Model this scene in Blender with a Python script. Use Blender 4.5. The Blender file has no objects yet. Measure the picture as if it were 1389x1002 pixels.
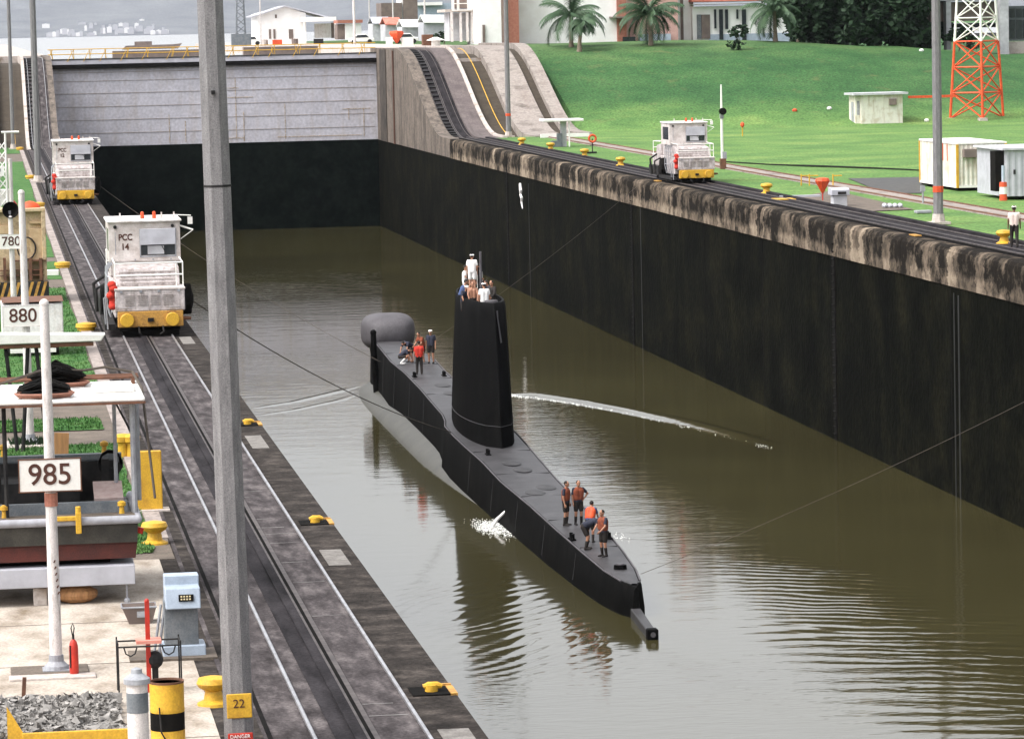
import bpy, bmesh, math, random
from mathutils import Vector, Matrix, Euler
random.seed(7)
SC = bpy.context.scene
COL = SC.collection
R = math.radians

# ---------------------------------------------------------------- camera
F = 5200.0                         # focal length in photograph pixels (1389 wide)
VPX, VPY, ROLL = -25.0, 52.0, 0.022
CAMH = 10.0                        # above the lower lock coping (z = 0)
ZW = -10.9                         # water in the chamber
ZU = 8.0                           # upper lock level
a_ = Vector((VPX - 694.5, -(VPY - 501.0), -F)).normalized()      # world +Y seen by the camera
h_ = Vector((1.0, ROLL, 0.0))
z_ = h_.cross(-a_)
z_ = z_.normalized()
if z_.y < 0: z_ = -z_
x_ = a_.cross(z_).normalized()
CM = Matrix((x_, a_, z_))          # rows: world axes in camera coordinates -> world = CM @ cam
cam_data = bpy.data.cameras.new('camera')
cam = bpy.data.objects.new('camera', cam_data); COL.objects.link(cam)
CAMX = 0.17
cam.matrix_world = Matrix.Translation((CAMX, 0, CAMH)) @ CM.to_4x4()
cam_data.sensor_width = 36.0; cam_data.lens = 36.0 * F / 1389.0
cam_data.clip_start = 1.0; cam_data.clip_end = 40000.0
SC.camera = cam

# ---------------------------------------------------------------- sky, sun, exposure
HAZE = 0.000021
SUN_EL, SUN_AZ = 54.0, -108.0
w = bpy.data.worlds.new("World"); SC.world = w; w.use_nodes = True
nt = w.node_tree; nt.nodes.clear()
o_ = nt.nodes.new('ShaderNodeOutputWorld'); bg = nt.nodes.new('ShaderNodeBackground')
sky = nt.nodes.new('ShaderNodeTexSky'); sky.sky_type = 'NISHITA'; sky.sun_disc = False
sky.sun_elevation = R(SUN_EL); sky.sun_rotation = R(SUN_AZ)
sky.air_density = 1.0; sky.dust_density = 5.0; sky.ozone_density = 1.0
hs = nt.nodes.new('ShaderNodeHueSaturation'); hs.inputs['Saturation'].default_value = 0.15
hs.inputs['Value'].default_value = 2.4
bg.inputs['Strength'].default_value = 0.15
nt.links.new(sky.outputs[0], hs.inputs['Color']); nt.links.new(hs.outputs[0], bg.inputs['Color'])
nt.links.new(bg.outputs[0], o_.inputs['Surface'])
sl = bpy.data.lights.new('sun', 'SUN'); sl.energy = 1.4; sl.angle = R(12); sl.color = (1.0, 0.96, 0.9)
so = bpy.data.objects.new('sun', sl); COL.objects.link(so)
sd = Vector((math.sin(R(SUN_AZ)) * math.cos(R(SUN_EL)), math.cos(R(SUN_AZ)) * math.cos(R(SUN_EL)), math.sin(R(SUN_EL))))
so.rotation_euler = sd.to_track_quat('Z', 'Y').to_euler()
SC.view_settings.view_transform = 'Standard'; SC.view_settings.look = 'None'
SC.view_settings.exposure = 0.12; SC.view_settings.gamma = 1.0
try: SC.view_settings.use_curve_mapping = False
except Exception: pass

# ---------------------------------------------------------------- measuring the photograph
def uv(px, py):
    dx, dy = px - VPX, py - VPY
    return dx - ROLL * dy, dy + ROLL * dx
def P(px, py, z=0.0):              # photograph point lying on the level z
    d = CM @ Vector((px - 694.5, 501.0 - py, -F)); t = (z - CAMH) / d.z
    return Vector((CAMX + d.x * t, d.y * t, z))
def PY(px, py, Y):                 # photograph point at the distance Y
    d = CM @ Vector((px - 694.5, 501.0 - py, -F)); t = Y / d.y
    return Vector((CAMX + d.x * t, Y, CAMH + d.z * t))
def XA(px, py, Y): return PY(px, py, Y).x
def ZA(px, py, Y): return PY(px, py, Y).z

# ---------------------------------------------------------------- materials
def lin(c):
    return tuple(((v / 12.92) if v <= 0.04045 else ((v + 0.055) / 1.055) ** 2.4) for v in c)
MATS = {}
def mat(name, c1, c2=None, c3=None, scale=2.0, rough=0.7, metal=0.0, bump=0.0, bscale=20.0, stretch=(1, 1, 1),
        detail=6.0, contrast=0.25, spec=0.4, fine=0.0, fscale=30.0, streak=0.0, streakcol=(0.03, 0.025, 0.02), sscale=(1.2, 1.2, 0.06)):
    if name in MATS: return MATS[name]
    m = bpy.data.materials.new(name); m.use_nodes = True; MATS[name] = m
    t = m.node_tree; b = t.nodes['Principled BSDF']; N = t.nodes.new; L = t.links.new
    b.inputs['Roughness'].default_value = rough; b.inputs['Metallic'].default_value = metal
    b.inputs['Specular IOR Level'].default_value = spec
    geo = N('ShaderNodeNewGeometry'); mp = N('ShaderNodeMapping'); L(geo.outputs['Position'], mp.inputs['Vector'])
    mp.inputs['Scale'].default_value = stretch
    c2 = c2 or tuple(v * 0.8 for v in c1)
    no = N('ShaderNodeTexNoise'); no.inputs['Scale'].default_value = scale; no.inputs['Detail'].default_value = detail
    no.inputs['Roughness'].default_value = 0.62
    L(mp.outputs[0], no.inputs['Vector'])
    cr = N('ShaderNodeValToRGB'); e = cr.color_ramp.elements
    e[0].position = 0.5 - contrast * 0.5; e[1].position = 0.5 + contrast * 0.5
    e[0].color = (*c1, 1); e[1].color = (*c2, 1)
    if c3:
        k = cr.color_ramp.elements.new(0.5); k.color = (*c3, 1)
    L(no.outputs['Fac'], cr.inputs['Fac']); out = cr.outputs['Color']
    if streak > 0:
        mp2 = N('ShaderNodeMapping'); mp2.inputs['Scale'].default_value = sscale; L(geo.outputs['Position'], mp2.inputs['Vector'])
        n2 = N('ShaderNodeTexNoise'); n2.inputs['Scale'].default_value = 2.0; n2.inputs['Detail'].default_value = 5; L(mp2.outputs[0], n2.inputs['Vector'])
        r2 = N('ShaderNodeMapRange'); r2.inputs['From Min'].default_value = 0.5; r2.inputs['From Max'].default_value = 0.68
        r2.inputs['To Max'].default_value = streak; L(n2.outputs['Fac'], r2.inputs['Value'])
        mx = N('ShaderNodeMix'); mx.data_type = 'RGBA'; L(r2.outputs[0], mx.inputs['Factor']); L(out, mx.inputs['A'])
        mx.inputs['B'].default_value = (*streakcol, 1); out = mx.outputs['Result']
    if fine > 0:
        n3 = N('ShaderNodeTexNoise'); n3.inputs['Scale'].default_value = fscale; n3.inputs['Detail'].default_value = 2
        L(geo.outputs['Position'], n3.inputs['Vector'])
        r3 = N('ShaderNodeMapRange'); r3.inputs['From Min'].default_value = 0.3; r3.inputs['From Max'].default_value = 0.7
        r3.inputs['To Min'].default_value = 1 - fine; r3.inputs['To Max'].default_value = 1 + fine; L(n3.outputs['Fac'], r3.inputs['Value'])
        vm = N('ShaderNodeVectorMath'); vm.operation = 'SCALE'; L(out, vm.inputs[0]); L(r3.outputs[0], vm.inputs['Scale']); out = vm.outputs[0]
    L(out, b.inputs['Base Color'])
    if bump > 0:
        nb = N('ShaderNodeTexNoise'); nb.inputs['Scale'].default_value = bscale; nb.inputs['Detail'].default_value = 5
        L(geo.outputs['Position'], nb.inputs['Vector'])
        bp = N('ShaderNodeBump'); bp.inputs['Strength'].default_value = bump; bp.inputs['Distance'].default_value = 0.05
        L(nb.outputs['Fac'], bp.inputs['Height']); L(bp.outputs[0], b.inputs['Normal'])
    return m

M_grass = mat('grass', (0.036, 0.092, 0.034), (0.095, 0.165, 0.060), (0.058, 0.130, 0.045), scale=0.16, rough=0.9, spec=0.15, bump=0.6, bscale=6, fine=0.45, fscale=5.0, contrast=0.4)
M_grassn = mat('grass_near', (0.03, 0.09, 0.022), (0.09, 0.16, 0.05), (0.05, 0.125, 0.032), scale=1.2, rough=0.9, spec=0.15, bump=0.8, bscale=20, fine=0.5, fscale=22.0, contrast=0.35)
M_conc = mat('concrete_light', (0.36, 0.31, 0.27), (0.24, 0.19, 0.15), (0.44, 0.39, 0.36), scale=0.9, rough=0.9, bump=0.3, bscale=12, fine=0.15, fscale=14, contrast=0.35)
M_yard = mat('concrete_yard', (0.48, 0.43, 0.37), (0.15, 0.11, 0.07), (0.36, 0.31, 0.26), scale=1.3, rough=0.9, bump=0.4, bscale=14, fine=0.2, fscale=25, contrast=0.45, stretch=(1, 0.5, 1))
M_dirt = mat('dirt_paving', (0.15, 0.12, 0.095), (0.075, 0.06, 0.048), scale=1.5, rough=0.95, bump=0.4, fine=0.2, fscale=20, contrast=0.4)
M_bed = mat('track_bed', (0.020, 0.017, 0.017), (0.15, 0.132, 0.130), (0.060, 0.052, 0.053), scale=2.2, rough=0.85, bump=0.4, bscale=15, fine=0.3, fscale=20, stretch=(1.4, 0.35, 1), contrast=0.45, spec=0.06)
M_bed2 = mat('track_bed_dark', (0.009, 0.008, 0.009), (0.038, 0.034, 0.037), scale=1.6, rough=0.85, bump=0.5, bscale=15, fine=0.3, fscale=20, stretch=(1.5, 0.3, 1), contrast=0.4, spec=0.06)
M_strip = mat('coping_dark', (0.016, 0.014, 0.013), (0.085, 0.072, 0.064), (0.036, 0.031, 0.028), scale=1.6, rough=0.95, spec=0.05, bump=0.5, fine=0.3, fscale=14, contrast=0.4)
M_wall = mat('wet_lock_wall', (0.001, 0.0012, 0.0008), (0.009, 0.0085, 0.0045), (0.003, 0.0033, 0.002), scale=0.35, rough=0.95, spec=0.03, bump=0.6, bscale=3, fine=0.5, fscale=3.0,
             streak=0.2, streakcol=(0.014, 0.014, 0.009), sscale=(1.0, 0.55, 0.07), contrast=0.4)
M_cope = mat('stained_coping', (0.022, 0.018, 0.014), (0.52, 0.40, 0.28), (0.12, 0.095, 0.07), scale=1.0, rough=0.95, spec=.1, bump=0.7, bscale=5, stretch=(1, 0.42, 0.45), fine=0.35, fscale=6,
             streak=0.85, streakcol=(0.016, 0.013, 0.010), sscale=(1, 0.2, 0.12), contrast=0.24)
M_pier = mat('pier_stone', (0.17, 0.135, 0.11), (0.045, 0.036, 0.028), (0.12, 0.096, 0.078), scale=0.7, rough=0.9, bump=0.5, bscale=5, fine=0.3, fscale=5, streak=0.8,
             streakcol=(0.035, 0.028, 0.022), sscale=(1, 0.45, 0.05), contrast=0.5)
M_pierdark = mat('pier_dark', (0.02, 0.016, 0.013), (0.06, 0.048, 0.038), scale=0.8, rough=0.9, streak=0.5, sscale=(1, 1, .05))
M_pink = mat('ramp_concrete', (0.19, 0.160, 0.140), (0.10, 0.082, 0.070), (0.27, 0.235, 0.21), scale=0.5, rough=0.9, fine=0.2, fscale=5, bump=0.3, contrast=0.4, streak=0.4, streakcol=(0.18, 0.14, 0.12), sscale=(0.8, 0.08, 0.1))
M_ramp_brown = mat('ramp_trough', (0.030, 0.021, 0.013), (0.055, 0.042, 0.028), scale=1.0, rough=0.9, fine=0.2, fscale=6, contrast=0.4)
M_ramp_grey = mat('ramp_grey', (0.075, 0.058, 0.058), (0.13, 0.105, 0.10), scale=0.8, rough=0.9, fine=0.2, fscale=6, contrast=0.4, streak=.4, sscale=(1.5, .1, .1))
M_rail = mat('rail_steel', (0.45, 0.45, 0.47), (0.3, 0.29, 0.3), rough=0.35, metal=0.7, scale=3)
M_raildk = mat('rail_rusty', (0.10, 0.085, 0.08), (0.05, 0.04, 0.04), rough=0.6, metal=0.4, scale=3)
M_black = mat('black_steel', (0.012, 0.012, 0.013), (0.03, 0.028, 0.027), spec=.15, rough=0.7, scale=3)
M_slot = mat('slot_black', (0.006, 0.006, 0.006), (0.012, 0.011, 0.01), rough=1.0, spec=0.05)
M_rope = mat('rope', (0.05, 0.04, 0.035), (0.08, 0.065, 0.05), rough=0.9)
M_white = mat('white_paint', (0.78, 0.77, 0.75), (0.66, 0.63, 0.58), scale=1.5, rough=0.6, fine=0.05, contrast=0.5)
M_whitew = mat('white_worn', (0.72, 0.69, 0.68), (0.50, 0.44, 0.40), (0.68, 0.65, 0.64), scale=2.2, rough=0.6, fine=0.12, fscale=14, contrast=0.55, streak=0.35, streakcol=(0.30, 0.22, 0.15), sscale=(2.5, 2.5, .3))
M_loco = mat('loco_aluminium', (0.58, 0.53, 0.52), (0.17, 0.135, 0.12), (0.45, 0.40, 0.395), scale=3.5, rough=0.5, metal=0.0, streak=0.6, streakcol=(0.16, 0.12, 0.10), sscale=(3, 3, .5), fine=0.18, fscale=18, contrast=0.5, bump=0.15, bscale=6)
M_loco2 = mat('loco_white', (0.70, 0.65, 0.63), (0.38, 0.32, 0.29), scale=3.0, rough=0.5, fine=0.08, fscale=18, contrast=0.5)
M_yel = mat('yellow_paint', (0.58, 0.33, 0.025), (0.36, 0.18, 0.02), (0.54, 0.31, 0.025), scale=3, rough=0.55, fine=0.15, fscale=30, contrast=0.5)
M_yelrust = mat('yellow_rusty', (0.38, 0.19, 0.04), (0.16, 0.07, 0.03), (0.45, 0.24, 0.05), scale=4, rough=0.7, fine=0.2, fscale=18, contrast=0.45)
M_tan = mat('machine_tan', (0.42, 0.27, 0.12), (0.20, 0.13, 0.07), (0.50, 0.38, 0.24), scale=2.5, rough=0.7, fine=0.15, fscale=15, contrast=0.5)
M_red = mat('red_paint', (0.48, 0.03, 0.015), (0.32, 0.02, 0.012), rough=0.5, scale=5)
M_orange = mat('orange_red', (0.70, 0.09, 0.02), (0.5, 0.06, 0.02), rough=0.6, scale=5)
M_pole = mat('galvanised_pole', (0.115, 0.110, 0.112), (0.23, 0.22, 0.222), (0.17, 0.163, 0.166), scale=5, rough=0.6, metal=0.1, fine=0.3, fscale=60, stretch=(3, 3, 0.5), contrast=0.5)
M_polew = mat('pole_white', (0.50, 0.46, 0.44), (0.24, 0.205, 0.19), (0.60, 0.56, 0.54), scale=6, rough=0.6, fine=0.15, fscale=60, stretch=(2, 2, 0.4), contrast=0.5)
def coping_mat():
    m = bpy.data.materials.new('coping_stones'); m.use_nodes = True; t = m.node_tree; b = t.nodes['Principled BSDF']; N = t.nodes.new; L = t.links.new
    b.inputs['Roughness'].default_value = .95; b.inputs['Specular IOR Level'].default_value = .08
    geo = N('ShaderNodeNewGeometry'); sep = N('ShaderNodeSeparateXYZ'); L(geo.outputs['Position'], sep.inputs[0])
    def mth(op, a, c=None, d=None):
        q = N('ShaderNodeMath'); q.operation = op
        for i, v in enumerate((a, c, d)):
            if v is None: continue
            if isinstance(v, (int, float)): q.inputs[i].default_value = v
            else: L(v, q.inputs[i])
        return q.outputs[0]
    def noise(sc, s, det=5):
        mp = N('ShaderNodeMapping'); mp.inputs['Scale'].default_value = sc; L(geo.outputs['Position'], mp.inputs['Vector'])
        n = N('ShaderNodeTexNoise'); n.inputs['Scale'].default_value = s; n.inputs['Detail'].default_value = det; n.inputs['Roughness'].default_value = .65; L(mp.outputs[0], n.inputs['Vector']); return n.outputs['Fac']
    yw = mth('ADD', sep.outputs['Y'], mth('MULTIPLY', noise((1, .3, 2.2), 1.3), 2.0))
    w1 = N('ShaderNodeTexWhiteNoise'); w1.noise_dimensions = '1D'; L(mth('FLOOR', mth('DIVIDE', yw, 1.55)), w1.inputs['W'])
    w2 = N('ShaderNodeTexWhiteNoise'); w2.noise_dimensions = '1D'; L(mth('FLOOR', mth('DIVIDE', yw, .95)), w2.inputs['W'])
    zz = N('ShaderNodeMapRange'); zz.inputs['From Min'].default_value = -.75; zz.inputs['From Max'].default_value = -1.05; zz.inputs['To Max'].default_value = .30; L(mth('ADD', sep.outputs['Z'], mth('MULTIPLY', noise((1, .8, 1), 1.2), .5)), zz.inputs['Value'])
    f = mth('ADD', mth('MULTIPLY', mth('POWER', w1.outputs['Value'], 2.2), .42), mth('MULTIPLY', mth('POWER', w2.outputs['Value'], 3.0), .42))
    f = mth('ADD', mth('ADD', f, zz.outputs[0]), mth('MULTIPLY', mth('SUBTRACT', noise((1, 1.2, 1.0), 1.6), .5), 1.3))
    f = mth('SUBTRACT', f, mth('MULTIPLY', mth('MAXIMUM', mth('SUBTRACT', noise((1, .35, .6), 1.1), .50), 0.0), 3.2))
    cr = N('ShaderNodeValToRGB'); e = cr.color_ramp.elements; e[0].position = .02; e[1].position = .85; e[0].color = (.010, .008, .006, 1); e[1].color = (.26, .21, .155, 1)
    k = e.new(.25); k.color = (.06, .048, .036, 1); k = e.new(.5); k.color = (.13, .10, .075, 1); L(f, cr.inputs['Fac'])
    L(cr.outputs[0], b.inputs['Base Color'])
    bp = N('ShaderNodeBump'); bp.inputs['Strength'].default_value = .6; bp.inputs['Distance'].default_value = .06; L(noise((1, 1, 1), 5), bp.inputs['Height']); L(bp.outputs[0], b.inputs['Normal'])
    return m
M_cope = coping_mat()
M_grey = mat('grey_paint', (0.30, 0.31, 0.33), (0.22, 0.22, 0.24), scale=3, rough=0.55, fine=0.1, fscale=30)
M_bluegrey = mat('blue_grey_paint', (0.36, 0.42, 0.50), (0.30, 0.35, 0.42), scale=3, rough=0.5, fine=0.06, fscale=40)
M_slate = mat('slate_paint', (0.10, 0.115, 0.13), (0.16, 0.17, 0.18), scale=3, rough=0.6, fine=0.15, fscale=40)
M_gate = mat('gate_steel', (0.40, 0.39, 0.43), (0.52, 0.51, 0.56), (0.46, 0.45, 0.495), scale=0.6, rough=0.7, fine=0.14, fscale=3.5, contrast=0.5,
             streak=0.22, streakcol=(0.30, 0.21, 0.12), sscale=(0.6, 1, 0.12))
M_gatewet = mat('gate_wet', (0.002, 0.004, 0.003), (0.006, 0.009, 0.007), scale=0.8, rough=1.0, spec=0.02, fine=0.3, fscale=2)
M_sub = mat('submarine_black', (0.003, 0.003, 0.003), (0.007, 0.007, 0.007), scale=1.4, rough=0.6, spec=0.02, fine=0.3, fscale=14, contrast=0.5, bump=0.1, bscale=3, streak=0.4, streakcol=(0.014, 0.013, 0.012), sscale=(1.5, .8, .15))
M_deck = mat('submarine_deck', (0.018, 0.017, 0.018), (0.060, 0.056, 0.060), (0.036, 0.034, 0.036), scale=1.2, rough=0.5, spec=0.4, fine=0.25, fscale=10, contrast=0.5)
M_bulge = mat('submarine_ballast', (0.030, 0.028, 0.021), (0.065, 0.061, 0.047), scale=0.8, rough=0.45, fine=0.15, fscale=8, contrast=0.5)
M_dome = mat('sonar_dome', (0.055, 0.050, 0.055), (0.095, 0.088, 0.095), scale=1.0, rough=0.7, fine=0.15, fscale=12, contrast=0.5)
M_skin = mat('skin', (0.38, 0.19, 0.12), (0.34, 0.165, 0.10), rough=0.6, scale=6)
M_skin2 = mat('skin_brown', (0.16, 0.08, 0.05), (0.14, 0.07, 0.045), rough=0.6, scale=6)
M_navy = mat('navy_cloth', (0.018, 0.020, 0.035), (0.03, 0.032, 0.05), rough=0.9, scale=8)
M_blue = mat('blue_cloth', (0.05, 0.08, 0.18), (0.04, 0.06, 0.14), rough=0.9, scale=8)
M_cwhite = mat('white_cloth', (0.82, 0.80, 0.78), (0.72, 0.70, 0.68), rough=0.9, scale=8)
M_cred = mat('red_cloth', (0.55, 0.035, 0.02), (0.42, 0.03, 0.02), rough=0.9, scale=8)
M_corange = mat('orange_cloth', (0.26, 0.065, 0.03), (0.16, 0.04, 0.02), rough=0.9, scale=8)
M_hair = mat('dark_hair', (0.012, 0.009, 0.008), (0.02, 0.015, 0.012), rough=0.8)
M_win = mat('window_dark', (0.02, 0.025, 0.03), (0.04, 0.045, 0.05), rough=0.15, spec=0.6)
M_foam = mat('foam', (0.85, 0.86, 0.84), (0.7, 0.7, 0.66), rough=0.9, scale=3)
M_brick = mat('brick_red', (0.28, 0.10, 0.07), (0.36, 0.16, 0.11), scale=4, rough=0.9, fine=0.1)
M_roofred = mat('roof_red', (0.45, 0.12, 0.08), (0.55, 0.20, 0.15), scale=2, rough=0.8)
M_bwhite = mat('building_white', (0.82, 0.81, 0.80), (0.74, 0.72, 0.70), scale=0.7, rough=0.8)
M_bgrey = mat('building_grey', (0.36, 0.36, 0.38), (0.48, 0.48, 0.50), scale=0.7, rough=0.8, fine=0.1, fscale=3)
M_brown = mat('brown_metal', (0.13, 0.10, 0.09), (0.18, 0.14, 0.12), scale=1, rough=0.8)
M_asph = mat('asphalt', (0.045, 0.045, 0.045), (0.07, 0.068, 0.065), scale=2, rough=0.9, fine=0.2)
M_wood = mat('wood', (0.34, 0.17, 0.07), (0.24, 0.12, 0.05), scale=4, rough=0.8, stretch=(4, 4, .5))
M_text = mat('brown_lettering', (0.07, 0.025, 0.015), (0.06, 0.02, 0.012), rough=0.7)
M_blade = mat('leaf_grass', (0.05, 0.16, 0.03), (0.10, 0.22, 0.05), scale=5, rough=0.8)
M_kerb = mat('kerb_dirty', (0.34, 0.29, 0.26), (0.14, 0.115, 0.10), (0.26, 0.22, 0.20), scale=2.0, rough=0.95, fine=0.25, fscale=16, stretch=(1, .4, 1), contrast=.4)
M_cream = mat('container_paint', (0.66, 0.63, 0.54), (0.50, 0.45, 0.36), (0.62, 0.60, 0.53), scale=1.2, rough=.7, streak=.5, streakcol=(.35, .25, .15), sscale=(2, 2, .25), fine=.08)
M_leaf = mat('leaf_dark', (0.008, 0.022, 0.010), (0.025, 0.055, 0.022), scale=1.2, rough=0.7, contrast=0.5, spec=0.3)
M_palm = mat('leaf_palm', (0.022, 0.055, 0.028), (0.06, 0.11, 0.045), scale=1.5, rough=0.6, contrast=0.5)
M_bark = mat('bark', (0.14, 0.11, 0.08), (0.20, 0.16, 0.12), scale=4, rough=0.9)
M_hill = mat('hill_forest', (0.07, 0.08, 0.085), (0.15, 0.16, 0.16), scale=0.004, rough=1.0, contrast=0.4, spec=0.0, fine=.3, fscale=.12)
M_gravel = mat('rubble', (0.34, 0.32, 0.30), (0.09, 0.085, 0.08), scale=5, rough=0.9, contrast=0.4)
M_cargrey = mat('grey_corrugated', (0.42, 0.42, 0.46), (0.34, 0.34, 0.37), scale=2, rough=0.6)
M_rust = mat('rust', (0.16, 0.07, 0.04), (0.09, 0.045, 0.03), scale=4, rough=0.9)
M_hull = mat('boat_hull', (0.022, 0.020, 0.016), (0.05, 0.045, 0.036), scale=2, rough=0.6, fine=0.2, fscale=40)
M_hullred = mat('boat_antifouling', (0.085, 0.018, 0.012), (0.05, 0.013, 0.010), scale=2, rough=0.7, fine=0.2, fscale=40)
M_seat = mat('pinkish_board', (0.46, 0.36, 0.34), (0.38, 0.28, 0.26), scale=8, rough=0.8)

# ---------------------------------------------------------------- mesh helpers
class MB:
    def __init__(s): s.v = []; s.f = []; s.mi = []; s.cur = 0
    def add(s, vs, fs):
        o = len(s.v); s.v += [tuple(v) for v in vs]
        for f in fs: s.f.append(tuple(i + o for i in f)); s.mi.append(s.cur)
        return s
    def box(s, x0, x1, y0, y1, z0, z1, rot=None, piv=None):
        vs = [Vector(p) for p in ((x0, y0, z0), (x1, y0, z0), (x1, y1, z0), (x0, y1, z0), (x0, y0, z1), (x1, y0, z1), (x1, y1, z1), (x0, y1, z1))]
        if rot is not None:
            m = Euler(rot).to_matrix(); pv = Vector(piv) if piv is not None else Vector(((x0 + x1) / 2, (y0 + y1) / 2, (z0 + z1) / 2))
            vs = [m @ (v - pv) + pv for v in vs]
        return s.add(vs, [(0, 3, 2, 1), (4, 5, 6, 7), (0, 1, 5, 4), (1, 2, 6, 5), (2, 3, 7, 6), (3, 0, 4, 7)])
    def cb(s, c, d, rot=None):
        return s.box(c[0] - d[0] / 2, c[0] + d[0] / 2, c[1] - d[1] / 2, c[1] + d[1] / 2, c[2] - d[2] / 2, c[2] + d[2] / 2, rot)
    def cyl(s, p0, p1, r0, r1=None, n=10, caps=True, ph=0.0):
        r1 = r0 if r1 is None else r1
        p0 = Vector(p0); p1 = Vector(p1); d = (p1 - p0)
        if d.length < 1e-6: return s
        q = d.normalized(); t = Vector((0, 0, 1)) if abs(q.z) < 0.95 else Vector((1, 0, 0))
        a = q.cross(t).normalized(); b = q.cross(a)
        vs = []
        for p, r in ((p0, r0), (p1, r1)):
            for i in range(n):
                an = 2 * math.pi * i / n + ph
                vs.append(p + (a * math.cos(an) + b * math.sin(an)) * r)
        fs = [(i, i + n, (i + 1) % n + n, (i + 1) % n) for i in range(n)]
        if caps: fs += [tuple(range(n)), tuple(range(2 * n - 1, n - 1, -1))]
        return s.add(vs, fs)
    def tube(s, pts, r, n=6):
        pts = [Vector(p) for p in pts]; rings = []
        prev = None
        for i, p in enumerate(pts):
            d = (pts[min(i + 1, len(pts) - 1)] - pts[max(i - 1, 0)]).normalized()
            if prev is None:
                t = Vector((0, 0, 1)) if abs(d.z) < 0.9 else Vector((1, 0, 0)); a = d.cross(t).normalized()
            else: a = (prev - d * prev.dot(d)).normalized()
            prev = a; b = d.cross(a); rr = r[i] if isinstance(r, (list, tuple)) else r
            rings.append([p + (a * math.cos(2 * math.pi * k / n) + b * math.sin(2 * math.pi * k / n)) * rr for k in range(n)])
        vs = [v for rg in rings for v in rg]; fs = []
        for i in range(len(rings) - 1):
            for k in range(n):
                fs.append((i * n + k, i * n + (k + 1) % n, (i + 1) * n + (k + 1) % n, (i + 1) * n + k))
        fs += [tuple(range(n - 1, -1, -1)), tuple(range((len(rings) - 1) * n, len(rings) * n))]
        return s.add(vs, fs)
    def ball(s, c, r, nu=10, nv=7, zmin=-1.0):
        c = Vector(c); r = (r, r, r) if not isinstance(r, (tuple, list)) else r
        vs = []; fs = []
        for j in range(nv + 1):
            th = math.pi * j / nv
            for i in range(nu):
                ph = 2 * math.pi * i / nu
                vs.append(c + Vector((r[0] * math.sin(th) * math.cos(ph), r[1] * math.sin(th) * math.sin(ph), r[2] * max(math.cos(th), zmin))))
        for j in range(nv):
            for i in range(nu):
                fs.append((j * nu + i, (j + 1) * nu + i, (j + 1) * nu + (i + 1) % nu, j * nu + (i + 1) % nu))
        return s.add(vs, fs)
    def lathe(s, c, prof, n=16):
        vs = []; fs = []
        for (r, z) in prof:
            for i in range(n):
                an = 2 * math.pi * i / n; vs.append((c[0] + r * math.cos(an), c[1] + r * math.sin(an), c[2] + z))
        for j in range(len(prof) - 1):
            for i in range(n): fs.append((j * n + i, j * n + (i + 1) % n, (j + 1) * n + (i + 1) % n, (j + 1) * n + i))
        fs += [tuple(range(n - 1, -1, -1)), tuple(range((len(prof) - 1) * n, len(prof) * n))]
        return s.add(vs, fs)
    def prism(s, prof, x0, x1):    # prof: (y, z) loop extruded along X
        n = len(prof)
        vs = [(x0, y, z) for y, z in prof] + [(x1, y, z) for y, z in prof]
        fs = [tuple(range(n)), tuple(range(2 * n - 1, n - 1, -1))] + [(i, i + n, (i + 1) % n + n, (i + 1) % n) for i in range(n)]
        return s.add(vs, fs)
    def prismy(s, prof, y0, y1):   # prof: (x, z) loop extruded along Y
        n = len(prof)
        vs = [(x, y0, z) for x, z in prof] + [(x, y1, z) for x, z in prof]
        fs = [tuple(range(n)), tuple(range(2 * n - 1, n - 1, -1))] + [(i, i + n, (i + 1) % n + n, (i + 1) % n) for i in range(n)]
        return s.add(vs, fs)
    def grid(s, rows):
        nr = len(rows); nc = len(rows[0]); vs = [p for r in rows for p in r]
        fs = [(j * nc + i, j * nc + i + 1, (j + 1) * nc + i + 1, (j + 1) * nc + i) for j in range(nr - 1) for i in range(nc - 1)]
        return s.add(vs, fs)
    def build(s, name, m, parent=None, smooth=False, bevel=0.0, fix=True, seg=1):
        me = bpy.data.meshes.new(name); me.from_pydata(s.v, [], s.f); me.update()
        ms = m if isinstance(m, (list, tuple)) else [m]
        for q in ms: me.materials.append(q)
        if len(ms) > 1:
            for p, k in zip(me.polygons, s.mi): p.material_index = k
        if fix:
            bm = bmesh.new(); bm.from_mesh(me); bmesh.ops.recalc_face_normals(bm, faces=bm.faces); bm.to_mesh(me); bm.free()
        if smooth:
            for p in me.polygons: p.use_smooth = True
            try: me.set_sharp_from_angle(angle=R(40))
            except Exception: pass
        o = bpy.data.objects.new(name, me); COL.objects.link(o)
        if parent is not None: o.parent = parent
        if bevel > 0:
            b = o.modifiers.new('bevel', 'BEVEL'); b.width = bevel; b.segments = seg; b.limit_method = 'ANGLE'; b.angle_limit = R(40)
        return o
def tag(o, label=None, cat=None, group=None, kind=None):
    if label: o['label'] = label
    if cat: o['category'] = cat
    if group: o['group'] = group
    if kind: o['kind'] = kind
    return o
def thing(name, label, cat, loc=(0, 0, 0), rz=0.0, group=None):
    o = bpy.data.objects.new(name, None); COL.objects.link(o); o.location = loc; o.rotation_euler = (0, 0, rz)
    o.empty_display_size = 0.3
    return tag(o, label, cat, group)
def struct(mb, name, m, **k):
    return tag(mb.build(name, m, **k), kind='structure')
KIDS = {}
def copy_tree(o, loc=None, rz=None, label=None, parent=None):
    c = o.copy(); COL.objects.link(c)
    if parent is not None: c.parent = parent
    if loc is not None: c.location = loc
    if rz is not None: c.rotation_euler = (0, 0, rz)
    if label: c['label'] = label
    for ch in [x for x in bpy.data.objects if x.parent == o]:
        copy_tree(ch, parent=c)
    return c
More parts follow.
